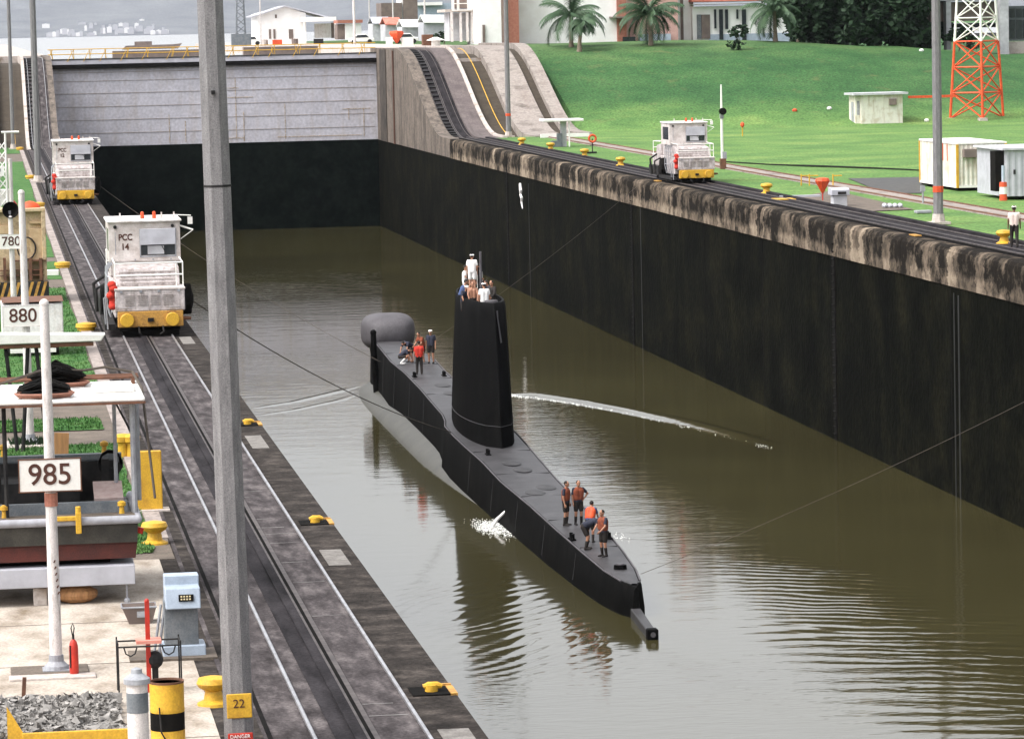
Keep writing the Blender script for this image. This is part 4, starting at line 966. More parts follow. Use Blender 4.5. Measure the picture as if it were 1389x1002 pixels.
# striped bumper: yellow and black slanted bars side by side
m = MB(); a = PY(0, 408, Yc); b = PY(66, 381, Yc); m.box(xl, b.x, -.3, .1, a.z, b.z); bu = m.build('rear_bumper', M_black, t, bevel=.01)
m = MB(); x = xl
while x < b.x - .25:
    m.add([(x, -.306, a.z), (x + .11, -.306, a.z), (x + .33, -.306, b.z), (x + .22, -.306, b.z), (x, -.300, a.z), (x + .11, -.300, a.z), (x + .33, -.300, b.z), (x + .22, -.300, b.z)], [(0, 1, 2, 3), (4, 7, 6, 5), (0, 3, 7, 4), (1, 5, 6, 2), (0, 4, 5, 1), (3, 2, 6, 7)]); x += .25
m.build('hazard_stripe', M_yelrust, bu)
for s in (xl + .6, xr - .5):
    m = MB(); m.cyl((s - .2, 1.4, .55), (s + .2, 1.4, .55), .55, n=20); m.build('wheel', M_black, t, bevel=.05)
m = MB(); c_ = PY(41, 281, Yc); m.lathe((c_.x, .6, c_.z - .1), [(.40, 0), (.38, .10), (.28, .22), (.12, .29), (.02, .31)], 16); m.build('beacon', M_orange, t, smooth=True)
# white trailer
q = P(43, 484); Yc = q.y; t = thing('trailer', 'small white box trailer on black tyres behind the 880 sign', 'trailer', (0, Yc, 0))
m = MB(); bx(m, 3, 411, 85, 470, 0, 2.6); m.build('box', M_whitew, t, bevel=.03)
m = MB(); bx(m, 2, 408, 86, 411, -.05, 2.65); m.build('lid', M_rust, t)
m = MB(); bx(m, 14, 472, 76, 479, -.1, .2); m.build('bumper', M_white, t)
for x in (9, 76):
    a = PY(x, 475, Yc); m = MB(); m.cyl((a.x - .08, .3, .28), (a.x + .1, .3, .28), .28, n=16); m.build('wheel', M_black, t)
# long white beam
Yc = 93.0; t = thing('white_boom', 'long white box beam lying across two dark trestles beside the track', 'beam', (0, Yc, 0))
a = PY(-15, 470, Yc); b = PY(143, 450, Yc)
m = MB(); m.prismy([(a.x, a.z + .05), (a.x, b.z + .06), (b.x, b.z - .03), (b.x - .12, a.z + .06)], -.25, .25); m.build('beam', M_white, t, bevel=.02)
m = MB(); m.box(a.x, b.x - .3, -.2, .2, a.z - .05, a.z + .045); m.build('under_rail', M_rust, t)
for x in (a.x + .3, XA(43, 460, Yc)):
    m = MB(); m.cyl((x - .1, 0, a.z - .04), (x - .3, 0, 0), .05); m.cyl((x + .1, 0, a.z - .04), (x + .3, 0, 0), .05); m.build('trestle', M_black, t)

# workboat on the yard
YB = P(60, 822).y; t = thing('workboat', 'dark steel workboat with pale rubbing strip set on blocks and canopy above', 'boat', (0, YB, 0))
def zz_(py, px=100): return ZA(px, py, YB)
xe = XA(187, 700, YB); xs_ = XA(-90, 700, YB)
m = MB()
zk, zr, zs, zt_ = zz_(760), zz_(738), zz_(709), zz_(690)
BL = 3.6    # depth of the boat
prof = lambda e: [(xs_, zk), (e - .05, zk), (e, zr), (e + .01, zs), (xs_, zs)]
m.prismy([(xs_, zk), (xe - .06, zk), (xe - .02, zr), (xs_, zr)], .06, BL); m.build('bottom_paint', M_hullred, t); m = MB(); m.box(xs_, xe - .5, .35, BL - .3, ZA(100, 768, YB) + .005, zk); m.build('under_hull_shade', M_slot, t)  # inset black box paints the shade in the gap between hull and cradle
m = MB(); m.prismy([(xs_, zr), (xe - .02, zr), (xe, zs), (xs_, zs)], .0, BL); hl = m.build('hull', M_hull, t)
m = MB(); m.cyl((xs_, -.03, zs + .03), (xe, -.03, zs + .03), .075, n=10); m.cyl((xe, -.03, zs + .03), (xe, BL, zs + .03), .075, n=10); m.ball((xe, -.03, zs + .03), .076, 10, 6); m.build('rubbing_strip', mat('pale_rubber', (.36, .36, .40), (.28, .28, .30), scale=6), t, smooth=True)
m = MB(); m.box(xs_, xe - .05, .05, .5, zs + .02, zs + .10); m.build('side_deck', M_dirt, t)
m = MB(); zb1 = zz_(686); m.box(xs_, xe - .15, .55, .62, zs + .05, zs + .30); m.build('bulwark', M_slate, t, bevel=.01)
m = MB(); m.box(xs_, xe - .2, BL - .25, BL - .15, zs - .2, zs + .75); m.box(xs_, xe - .15, BL - .3, BL - .1, zs + .75, zs + .85); m.build('far_bulwark', M_slate, t)
m = MB(); m.box(xs_, xe - .2, .62, BL - .26, zs - .35, zs - .3); m.build('cockpit_floor', M_slot, t); m = MB(); m.box(xs_, xe - .3, BL - .32, BL - .26, zs - .3, zs + .72); m.box(xs_ + 1.2, xs_ + 2.6, BL - 1.6, BL - .4, zs - .3, zs + .5); m.build('inner_lining', M_black, t)
m = MB(); m.add([(XA(130, 684, YB), .9, zs + .40), (XA(172, 680, YB), .9, zs + .42), (XA(172, 680, YB), 1.7, zs + .62), (XA(128, 684, YB), 1.7, zs + .60)], [(0, 1, 2, 3)]); m.v = m.v; m2 = MB(); m2.box(XA(130, 684, YB), XA(170, 680, YB), .9, 1.7, zs + .36, zs + .42, rot=(.28, 0, 0)); m2.build('seat_board', M_seat, t)
for i, (px, py) in enumerate(((6, 700), (166, 694))):
    a = PY(px, py, YB); m = MB(); m.lathe((a.x, .3, zs + .1), [(.05, 0), (.04, .12), (.075, .14), (.075, .2), (.03, .23)], 10); m.build('cleat', M_yel, t, smooth=True)
for i, (px) in enumerate((6, 150)):
    a = PY(px, 650, YB); m = MB(); m.lathe((a.x, BL - .2, zs + .85), [(.05, 0), (.04, .12), (.075, .14), (.075, .2), (.03, .23)], 10); m.build('cleat', M_yel, t, smooth=True)
a = PY(72, 702, YB); b = PY(110, 702, YB)
m = MB(); m.box(a.x, b.x, -.16, -.06, a.z - .05, a.z + .03); m.box(b.x - .1, b.x + .0, -.17, -.07, a.z - .28, a.z + .10); m.cyl((b.x - .05, -.12, a.z - .05), (b.x - .05, -.12, a.z + .2), .05); m.build('yellow_bracket', M_yel, t, bevel=.01)
m = MB(); m.cyl((xe + .02, .3, zr + .12), (xe + .05, .3, zr + .22), .07); m.build('side_lamp', M_red, t)
# rope coil and engine at the corner
m = MB(); c_ = (XA(157, 650, YB), 2.9, zs + .55)
for k in range(5): m.tube([(c_[0] + (.22 - .01 * k) * math.cos(i * .6), c_[1], c_[2] + .15 + (.22 - .012 * k) * math.sin(i * .6) + .02 * k) for i in range(12)], .02, 5)
m.cb((c_[0] - .1, c_[1], c_[2]), (.14, .2, .5)); m.build('hose_reel', M_black, t)
# canopy
ZC = zz_(536, 100) ; dpt = 3.4
m = MB(); zf = ZA(100, 545, YB + .1); zbk = ZA(100, 512, YB + .1); xa, xb = xs_, XA(196, 520, YB)
m.box(xa, xb, -.0, dpt, zf - .02, zf + .05)
cp = m.build('canopy', M_white, t, bevel=.02)
m = MB(); m.box(xa, xb + .01, -.02, .03, zf - .06, zf - .022); m.box(xb - .04, xb, 0.05, dpt, zf - .06, zf - .022); m.build('canopy_edge', M_rust, cp)
m = MB(); m.box(XA(128, 520, YB), XA(186, 520, YB), 1.0, 2.1, zf + .052, zf + .13); m.build('roof_hatch', M_white, cp, bevel=.03)
for (dx, y, r_) in ((-.22, .35, .05), (-.50, 1.6, .035), (-.05, 3.0, .05)):
    m = MB(); m.cyl((xb + dx, y, zs), (xb + dx, y, zf - .03), r_, n=8); m.build('canopy_post', M_grey, t)
m = MB(); m.cyl((xb - .5, 1.0, zf - .1), (xb - .25, .4, zf - .6), .02, n=5); m.build('canopy_brace', M_black, t); m = MB(); m.cyl((XA(5, 560, YB), .3, zs), (XA(5, 560, YB), .3, zf), .045, n=6); m.build('canopy_post', M_black, t)
m = MB()
for y in (2.7, 3.1): m.cyl((xa, y, zf + .18), (xb, y, zf + .18), .035, n=6)
for x in (xb - .1, xb - 1.4, xb - 2.7): m.cb((x, 2.9, zf + .1), (.06, .5, .14))
m.build('roof_rack', M_rust, cp)
TOPZ = zf + .05
# coils of black hose lying on the canopy
def coil(label, px0, px1, py, y, n, seed, copper=True, hgt=.3):
    random.seed(seed); tt = thing('hose_coil', label, 'hose', (0, YB + y, TOPZ), group='hoses on the boat canopy')
    x0_, x1_ = XA(px0, py, YB + y), XA(px1, py, YB + y); cx_ = (x0_ + x1_) / 2; rx = (x1_ - x0_) / 2
    m = MB()
    for k in range(n):
        a0 = random.uniform(0, 6.28); ra = random.uniform(.45, .98); ry = random.uniform(.4, .75); zz0 = random.uniform(.03, hgt)
        m.tube([(cx_ + rx * ra * math.cos(a0 + i * .5) , ry * ra * math.sin(a0 + i * .5), zz0 * (1 - .55 * abs(math.cos(a0 + i * .5))) + random.uniform(-.02, .02) + .02) for i in range(13)], .022, 5)
    m.build('hose', M_slot, tt)
    if copper:
        m = MB()
        for k in range(4): m.tube([(cx_ + rx * (.9 + .05 * k) * math.cos(i * .4 + 3.0), -.45 + .75 * math.sin(i * .4 + 3.0) * (.3 + .05 * k), .03 + .02 * k) for i in range(17)], .02, 5)
        m.build('copper_hose', mat('copper_hose', (.28, .12, .08), (.2, .09, .06)), tt)
coil('black hose coil lying at the front of the white boat canopy', 22, 98, 540, .9, 34, 1)
coil('black hose coil heaped at the back of the canopy on the rack', 36, 118, 512, 2.9, 40, 2, hgt=.42)
m = MB()
a0 = PY(-10, 525, YB + 2.6); m.tube([(a0.x, YB + 2.0, TOPZ + .1), (XA(60, 515, YB), YB + 2.5, TOPZ + .32), (XA(120, 510, YB), YB + 2.9, TOPZ + .26), (XA(150, 505, YB), YB + 3.0, TOPZ + .3), (xb - .1, YB + 2.9, TOPZ + .2), (xb + .02, YB + 1.8, TOPZ), (xb + .03, YB + .4, TOPZ - .6), (xb + .12, YB - .1, zs + .4)], .025, 6)
single(m, 'loose_hose', M_rope, 'long loose dark hose running over the canopy and down its right corner', 'hose')
# cradle and blocks beneath
m = MB(); z0c, z1c = ZA(100, 794, YB), ZA(100, 768, YB); m.box(xs_, XA(183, 780, YB), -.1, 3.0, z0c, z1c + .0)
cr = thing('boat_cradle', 'pale grey steel beam cradle carrying the workboat', 'cradle'); o = m.build('beam', M_cargrey, cr, bevel=.01); o.location = (0, YB, 0)
for i, (x0, x1) in enumerate(((45, 64),)):
    m = MB(); m.box(XA(x0, 800, YB), XA(x1, 800, YB), .0, .5, 0, z0c - .01); tag(m.build('support_block', M_conc, bevel=.02), 'squared concrete block under the boat cradle', 'block').location = (0, YB, 0)
m = MB(); random.seed(2); m.ball((XA(104, 800, YB), .25, .16), (.38, .3, .17), 12, 8)
m.v = [(x + random.uniform(-.02, .02), y, z) for x, y, z in m.v]
tag(m.build('support_log', M_wood, bevel=.0), 'rough brown log chocked under the boat cradle', 'log').location = (0, YB, 0)
m = MB(); m.cyl((XA(172, 798, YB), 0, 0), (XA(172, 798, YB), 0, z0c), .02, n=5); m.ball((XA(172, 800, YB), 0, .04), .06, 8, 5); tag(m.build('jack_stand', M_grey), 'thin jack rod under the right end of the cradle', 'jack').location = (0, YB, 0)

# yellow panel and twin yellow posts
q = P(200, 694); t = thing('steel_sheet', 'upright yellow steel panel standing beside the track', 'panel', (q.x, q.y, 0)); ppm = F / q.y
m = MB(); m.box(-20 / ppm, 21 / ppm, -.06, .06, .02, ZA(200, 611, q.y)); m.build('plate', M_yel, t, bevel=.02)
m = MB(); m.box(-22 / ppm, 30 / ppm, -.25, .3, 0, .06); m.build('foot', M_conc, t)
for i, px in enumerate((167, 179)):
    q = P(px, 620); m = MB(); m.lathe((0, 0, 0), [(.13, 0), (.11, .3), (.12, .34), (.2, .38), (.21, .5), (.12, .56)], 14)
    tag(m.build('bollard', M_yel, smooth=True), ('round headed yellow post left of its twin behind the yellow panel', 'round headed yellow post right of its twin behind the yellow panel')[i], 'bollard', 'yellow bollards on the centre wall').location = (q.x, q.y, 0)
# tan board leaning
q = P(82, 632); t = single(MB().box(-.14, .2, -.03, .03, 0, .78, rot=(0, .06, 0)), 'wooden_board', M_wood, 'narrow tan board standing upright on the grass behind the 985 sign', 'board'); t.location = (q.x, q.y, 0)

# yellow mooring bollards (mushroom)
def bollard(px, py, label, s=1.0, group='yellow bollards on the centre wall', z=0.0):
    q = P(px, py, z); m = MB(); m.lathe((0, 0, 0), [(.34 * s, 0), (.33 * s, .06 * s), (.2 * s, .12 * s), (.17 * s, .30 * s), (.30 * s, .38 * s), (.34 * s, .46 * s), (.30 * s, .56 * s), (.1 * s, .60 * s)], 18)
    o = tag(m.build('bollard', M_yel, smooth=True), label, 'bollard', group); o.location = q; return o
bollard(210, 738, 'yellow mushroom bollard on the small grass plot beside the workboat', .78)
bollard(290, 956, 'yellow mushroom bollard half hidden behind the massive foreground pole', .74)
for px, py, lab in ((117, 449, 'flat yellow mooring head on grass right of the white trailer'), (85, 364, 'flat yellow mooring head on grass beside the machine'), (53, 281, 'flat yellow mooring head right of the orange beacon'),
                    (41, 243, 'flat yellow mooring head on grass by the left incline foot'), (27, 204, 'flat yellow mooring head at the foot of the left pole')):
    q = P(px, py); m = MB(); m.lathe((0, 0, 0), [(.3, 0), (.3, .1), (.36, .14), (.34, .26), (.1, .30)], 16); tag(m.build('bollard', M_yel, smooth=True), lab, 'bollard', 'yellow bollards on the centre wall').location = q
RB = [(708, 197, 'small yellow bollard left of the grey stand on the far lawn'), (747, 204, 'small yellow bollard below the white topped stand'), (793, 213, 'yellow bollard just below the red life ring'), (842, 225, 'yellow bollard left of the far locomotive'),
      (1040, 263, 'yellow bollard right of the far locomotive and signal post'), (1362, 331, 'yellow bollard beside the walking man')]
for px, py, lab in RB: bollard(px, py, lab, 1.05, 'yellow bollards on the far wall')
# cleats in their niches at the edge of the near wall
for i, (px, py, lab) in enumerate(((341, 576, 'small far yellow niche cleat at the near wall edge'), (437, 709, 'middle yellow niche cleat at the near wall edge'), (597, 938, 'largest nearest yellow niche cleat at the near wall edge'))):
    q = P(px, py); t = thing('mooring_cleat', lab, 'cleat', (XL - .33, q.y, 0), group='yellow cleats in the near wall edge')
    m = MB(); m.box(-.34, .32, -.32, .42, .012, .02); m.build('niche_floor', M_slot, t)
    m = MB(); m.box(-.1, .33, .42, .5, 0.012, .05); m.box(.24, .345, -.32, .42, -.28, .03); m.build('niche_frame', M_yelrust, t)
    m = MB(); m.cyl((-.02, 0, .02), (-.02, 0, .12), .10, n=10); m.tube([(-.14, 0, .09), (-.07, 0, .11), (.07, 0, .11), (.14, 0, .09)], [.035, .055, .055, .035], 8); m.build('cleat_horn', M_yel, t, smooth=True)

# blue grey control desk
q = P(252, 893); Yc = q.y; t = thing('control_desk', 'blue grey control cabinet with sloping head and small dark plate', 'control cabinet', (q.x, q.y, 0)); ppm = F / Yc
m = MB(); m.box(-.36, .33, 0, .6, .0, .22); m.build('plinth', M_bluegrey, t, bevel=.02)
m = MB(); m.box(-.32, .22, .05, .55, .2, .92); m.build('pedestal', M_slate, t, bevel=.01)
zt = ZA(250, 783, Yc); m = MB(); m.prism([(-.12, .80), (-.02, 1.12), (.28, 1.12), (.28, 1.28), (.62, 1.28), (.62, .80)], -.30, .26)
m.v = [(x, y, z * zt / 1.28) for x, y, z in m.v]; hd = m.build('head', M_bluegrey, t, bevel=.015)
m = MB(); m.box(-.09, .15, -.03, -.01, -.055, .055); o = m.build('name_plate', M_slot, hd); o.location = (0, -.065, .965 * zt / 1.28); o.rotation_euler = (R(-17), 0, 0)
m = MB(); random.seed(8)
for r_ in (.022, -.022):
    for k in range(4): m.cb((-.045 + .045 * k, -.035, r_), (.028, .008, .024))
m.build('plate_mark', mat('plate_yellow', (.6, .5, .3)), o)
m = MB(); m.box(-.9, .5, -.25, .75, 0, .05); tag(m.build('desk_slab', M_dirt), 'thin brown slab under the blue grey control cabinet', 'slab').location = (q.x, q.y, 0)
m = MB(); m.tube([(-.42, .3, 0), (-.30, .3, .85)], .025); m.tube([(-.5, .3, 0), (-.36, .3, .85)], .025); m.build('conduit', M_grey, t)
# grey crate
q = P(190, 846); t = thing('metal_basket', 'tapering grey metal basket on the concrete left of the cabinet', 'basket', (q.x, q.y, 0))
m = MB(); top = [(-.30, -.1, .30), (.28, -.1, .30), (.28, .4, .30), (-.30, .4, .30)]; bot = [(-.18, -.05, 0), (.2, -.05, 0), (.2, .3, 0), (-.18, .3, 0)]
m.add(top + bot, [(0, 4, 5, 1), (1, 5, 6, 2), (2, 6, 7, 3), (3, 7, 4, 0), (4, 7, 6, 5)]); o = m.build('body', M_brown, t); so_ = o.modifiers.new('s', 'SOLIDIFY'); so_.thickness = .02
m = MB(); m.tube([top[0], top[1], top[2], top[3], top[0]], .018); m.cb((.05, -.1, .18), (.2, .02, .1)); m.build('rim', M_grey, t)
# metal rack with chains and a red post
q = P(203, 940); Yc = q.y; ppm = F / Yc; t = thing('tool_rack', 'thin steel rack with hanging chains around a red post', 'rack', (q.x, q.y, 0)); zt = ZA(203, 868, Yc)
m = MB()
for x in (-42 / ppm, 43 / ppm):
    for y in (-.25, .35): m.cyl((x, y, 0), (x, y, zt + .02), .014, n=6)
for y in (-.25, .35):
    m.cyl((-42 / ppm, y, zt - .05), (43 / ppm, y, zt - .05), .014, n=6)
for x in (-42 / ppm, 43 / ppm): m.cyl((x, -.25, zt - .02), (x, .35, zt - .02), .014, n=6)
m.build('frame', M_black, t)
m = MB()
for c in (-.28, .3):
    m = MB(); m.tube([(c - .1, -.27, zt - .05), (c - .07, -.27, zt - .15), (c, -.27, zt - .19), (c + .07, -.27, zt - .15), (c + .1, -.27, zt - .05)], .012, 5); m.build('chain', M_black, t)
m = MB(); m.box(-.18, .2, -.1, .25, zt - .04, zt + .01); m.build('tray', mat('pink_tray', (.6, .25, .2), (.5, .15, .1)), t)
ph_ = ZA(203, 815, Yc); m = MB(); m.box(-.035, .035, -.03, .03, 0, ph_); m.ball((0, 0, ph_), .038, 8, 6)
tag(m.build('red_post', M_red), 'slim red steel post rising through the tool rack', 'post').location = (q.x, q.y + .05, 0)
m = MB(); m.ball((.1, .1, .5), (.13, .13, .14), 10, 7); m.cyl((.1, .1, 0), (.1, .1, .4), .05); m.build('valve', M_black, t)
# yellow and black drum
q = P(229, 1030); Yc = q.y; ppm = F / Yc; t = thing('steel_drum', 'battered yellow drum with black band and rusty top', 'drum', (q.x, q.y, 0)); zt = ZA(229, 925, Yc); rd = 23.5 / ppm
z1, z2 = ZA(229, 964, Yc), ZA(229, 988, Yc)
m = MB(); m.lathe((0, 0, 0), [(rd, 0), (rd, z2 * .5), (rd * 1.02, z2 * .52), (rd, z2 * .54), (rd, z2)], 24); m.build('lower_drum', M_yel, t, smooth=True)
m = MB(); m.lathe((0, 0, 0), [(rd, z2), (rd, z1)], 24); m.build('black_band', M_slot, t, smooth=True)
m = MB(); m.lathe((0, 0, 0), [(rd, z1), (rd * 1.02, z1 + .03), (rd, z1 + .06), (rd, zt)], 24); m.build('upper_drum', M_yel, t, smooth=True)
m = MB(); m.lathe((0, 0, 0), [(rd * 1.01, zt), (rd * 1.03, zt + .03), (rd * .96, zt + .03), (rd * .94, zt - .02), (0.01, zt - .02)], 24); m.build('rusty_lid', M_rust, t)
m = MB(); m.tube([(-.12, -rd - .01, z1 + .1), (-.1, -rd - .03, z2), (-.02, -rd - .03, z2 - .15)], .012, 5); m.build('dangling_wire', M_black, t)
# grey capped post in front of it
q = PY(188, 1002, 44.5); t = thing('capped_post', 'grey pipe post with conical cap in front of the drum', 'post', (q.x, 44.5, 0)); zt = ZA(188, 910, 44.5); rp = 14.5 * 44.5 / F
m = MB(); m.cyl((0, 0, 0), (0, 0, zt - .12), rp, n=16); m.build('pipe', M_polew, t, smooth=True)
m = MB(); m.lathe((0, 0, zt - .14), [(rp * 1.25, 0), (rp * 1.25, .06), (rp * .55, .12), (rp * .5, .17), (.01, .19)], 16); m.build('cap', M_grey, t, smooth=True)
z1, z2 = ZA(188, 938, 44.5), ZA(188, 965, 44.5); m = MB(); m.cyl((0, 0, z2), (0, 0, z1), rp * 1.03, n=16); m.build('grey_band', M_slate, t, smooth=True)
# fire extinguisher
q = P(101, 917); t = thing('fire_extinguisher', 'red fire extinguisher standing beside the 985 sign post', 'fire extinguisher', (q.x, q.y, .05)); 
m = MB(); m.lathe((0, 0, 0), [(.068, 0), (.072, .03), (.072, .42), (.055, .50), (.025, .54)], 16); m.build('cylinder', M_red, t, smooth=True)
m = MB(); m.cyl((0, 0, .54), (0, 0, .62), .02); m.tube([(0, 0, .6), (.02, -.02, .72), (.0, -.02, .80), (-.03, -.02, .72), (-.01, -.02, .6)], .01, 5); m.cyl((-.055, -.055, .1), (-.055, -.055, .45), .012); m.build('valve', M_black, t)
# skip with rubble, iron stake
Yc = 47.0
Yc = 54.2
t = thing('rubble_skip', 'yellow open skip with low sloping end full of grey broken stone', 'skip', (0, Yc, 0)); za = ZA(60, 992, Yc); xA = XA(10, 990, Yc); xB = XA(176, 985, Yc)
m = MB(); m.box(xA + .2, xB, -.05, .0, 0, za); m.build('front_plate', M_yel, t, bevel=.01)
m = MB(); m.add([(xA, 0.01, .0), (xA, .01, ZA(10, 958, Yc)), (xA + .22, .01, za), (xA + .22, .01, 0), (xA, .05, .0), (xA, .05, ZA(10, 958, Yc)), (xA + .22, .05, za), (xA + .22, .05, 0)], [(0, 1, 2, 3), (7, 6, 5, 4), (0, 4, 5, 1), (1, 5, 6, 2), (2, 6, 7, 3)]); m.build('end_plate', M_yel, t)
m = MB(); random.seed(14)
for k in range(2600):
    x = random.uniform(xA - .5, xB - .1); y = random.uniform(0.1, 3.3); zz0 = .10 + .06 * math.sin(x * 3) * math.sin(y * 2)
    r_ = random.uniform(.025, .065); m.add([(x + random.gauss(0, 1) * r_, y + random.gauss(0, 1) * r_, zz0 + random.gauss(0, 1) * r_ * .7) for _ in range(6)], [(0, 1, 2), (0, 2, 3), (0, 3, 4), (0, 4, 1), (5, 2, 1), (5, 3, 2), (5, 4, 3), (5, 1, 4)])
m.box(xA - .5, xB - .1, .05, 3.3, 0, .08)
o = tag(m.build('rubble', M_gravel, fix=False), 'grey broken stones heaped in and behind the yellow skip', 'rubble', kind='stuff'); o.location = (0, Yc, 0)
q = P(33, 950); tag(MB().box(-.03, .03, -.03, .03, 0, .36, rot=(0, .08, 0)).build('iron_stake', M_rust), 'short rusty iron stake left of the 985 post plinth', 'stake').location = (q.x, q.y, 0)
# drain covers / dark paving joints in the yard
m = MB()
for py in (848, 904, 1010, 1060): m.box(-3, 3.3, yb(py) - .02, yb(py) + .02, .0125, .016)
struct(m, 'paving_joint', M_dirt)
q = P(15, 246); t = thing('red_valve', 'dark red hydrant behind the white lattice mast', 'hydrant', (XA(14, 220, 205), 205, 0))
m = MB(); m.lathe((0, 0, 0), [(.25, 0), (.22, .3), (.3, .5), (.3, 1.2), (.15, 1.4)], 12); m.build('barrel', M_red, t, smooth=True); m = MB(); m.cyl((-.4, 0, .85), (.4, 0, .85), .12); m.build('outlet', M_red, t)
q = P(70, 374); tag(MB().box(-.3, .3, -.2, .2, 0, .25).build('white_box', M_white, bevel=.02), 'small white box on the grass right of the machine', 'box').location = (q.x, q.y, 0)
# ================================================================ PEOPLE
def cap(mb, p0, p1, r0, r1, n=10):
    mb.cyl(p0, p1, r0, r1, n); mb.ball(p0, r0, n, 7); mb.ball(p1, r1, n, 7)
def person(label, loc, rz, pose='stand', top=None, legs=None, skin=None, vest=None, hat=None, arms='down', sleeves=True, longleg=False, group=None, H=1.72, socks=None, stride=.0, hair=True):
    skin = skin or M_skin
    t = thing('person', label, 'person', loc, rz, group); k = H / 1.72
    V = lambda x, y, z: Vector((x * k, y * k, z * k))
    b = {'stand': 0.03, 'lean': .35, 'bend': 1.15, 'crouch': .9, 'deep': 1.35}[pose]
    hz = {'stand': .93, 'lean': .92, 'bend': .88, 'crouch': .42, 'deep': .84}[pose]
    hb = {'stand': 0, 'lean': .05, 'bend': .16, 'crouch': .12, 'deep': .2}[pose]
    d = Vector((0, -math.sin(b), math.cos(b))); hip = V(0, hb, hz); fwd = Vector((0, -math.cos(b), -math.sin(b)))
    L = lambda s, x=0.0, f=0.0: hip + d * s * k + Vector((x * k, 0, 0)) + fwd * f * k
    hd = L(.70, 0, .03) if pose in ('stand', 'lean') else L(.66, 0, .10)
    up = Vector((0, -math.sin(b * .55), math.cos(b * .55)))
    leg = []
    for s in (-1, 1):
        h = hip + V(s * .095, 0, -.02)
        if pose == 'crouch': kn = V(s * .15, -.32, .44); an = V(s * .12, .04, .09)
        elif pose in ('bend', 'deep'): kn = V(s * .13, .0, .47); an = V(s * .15, .08, .09)
        else: kn = V(s * .11, -.02 - s * stride * .5, .50); an = V(s * .12, .03 - s * stride, .09)
        leg.append((h, kn, an))
    arm = []
    for s in (-1, 1):
        sh = L(.50, s * .185)
        if arms == 'down': el = sh + V(s * .06, .02, -.29); ha = el + V(s * .01, -.06, -.25)
        elif arms == 'hip' and s > 0: el = sh + V(.22, .06, -.20); ha = sh + V(.02, -.03, -.40)
        elif arms == 'hip': el = sh + V(-.05, .02, -.29); ha = el + V(.0, -.07, -.24)
        elif arms == 'work': el = sh + V(s * .06, -.10, -.26); ha = el + V(-s * .05, -.18, -.16)
        elif arms == 'point' and s < 0: el = sh + V(-.10, -.22, -.05); ha = el + V(-.02, -.24, .03)
        elif arms == 'reach': el = sh + V(s * .04, -.12, -.25); ha = el + V(-s * .03, -.10, -.22)
        elif arms == 'up' and s < 0: el = sh + V(-.16, -.05, .16); ha = el + V(.10, -.1, .14)
        else: el = sh + V(s * .05, .0, -.29); ha = el + V(0, -.08, -.24)
        arm.append((sh, el, ha, s))
    m = MB()
    for s in (-1, 1): cap(m, L(.04, s * .06), L(.42, s * .085), .115 * k, .115 * k)
    cap(m, L(.0, -.07), L(.0, .07), .115 * k, .115 * k); cap(m, L(.48, -.13), L(.48, .13), .065 * k, .065 * k)
    cap(m, L(.50), hd, .055 * k, .05 * k)
    m.ball(hd + up * .03 * k, (.078 * k, .095 * k, .115 * k), 14, 10)
    m.ball(hd + up * (-.04) * k + Vector((0, -.04, 0)) * k, (.058 * k, .06 * k, .06 * k), 10, 7)   # jaw
    fa = Vector((0, -math.cos(b * .55), -math.sin(b * .55)))
    cap(m, hd + fa * .09 * k + up * .03 * k, hd + fa * .108 * k, .012 * k, .016 * k, 8)        # nose
    for s in (-1, 1):
        m.ball(hd + Vector((s * .08 * k, .01, 0)) + up * .015 * k, (.014 * k, .025 * k, .034 * k), 8, 6)   # ears
        m.ball(hd + fa * .078 * k + up * .052 * k + Vector((s * .03 * k, 0, 0)), .018 * k, 8, 6)          # brow
    m.ball(hd + fa * .088 * k - up * .045 * k, (.026 * k, .012 * k, .010 * k), 8, 6)          # mouth
    for sh, el, ha, s in arm:
        cap(m, sh, el, .052 * k, .042 * k); cap(m, el, ha, .042 * k, .028 * k)
        dd = (ha - el).normalized(); sd_ = dd.cross(Vector((1, 0, 0))).normalized(); cap(m, ha + dd * .02, ha + dd * .075 * k, .030 * k, .034 * k, 8)
        for j in range(4):
            o0 = ha + dd * .09 * k + sd_ * (.036 - .024 * j) * k; ln = (.055, .068, .062, .045)[j] * k
            mid = o0 + dd * ln * .55; cap(m, o0, mid, .0115 * k, .011 * k, 6); cap(m, mid, mid + dd * ln * .45 + Vector((-s * .018, 0, 0)), .011 * k, .0095 * k, 6)
        cap(m, ha + dd * .04 * k + sd_ * .032 * k, ha + dd * .085 * k + sd_ * .062 * k + Vector((-s * .012, 0, 0)), .0135 * k, .011 * k, 6)
    for h, kn, an in leg:
        cap(m, h, kn, .088 * k, .060 * k); cap(m, kn, an, .060 * k, .040 * k); cap(m, an + V(0, 0.02, -.04), an + V(0, -.15, -.055), .042 * k, .032 * k)
    bo = m.build('body', skin, t, smooth=True)
    def rm(o, v):
        r = o.modifiers.new('remesh', 'REMESH'); r.mode = 'VOXEL'; r.voxel_size = v; r.use_smooth_shade = True
        s_ = o.modifiers.new('smooth', 'SMOOTH'); s_.factor = .5; s_.iterations = 2
    rm(bo, .0125)
    # eyes
    m = MB()
    for s in (-1, 1): m.ball(hd + fa * .088 * k + up * .03 * k + Vector((s * .032 * k, 0, 0)), .010 * k, 8, 6)
    m.build('eyes', M_hair, t)
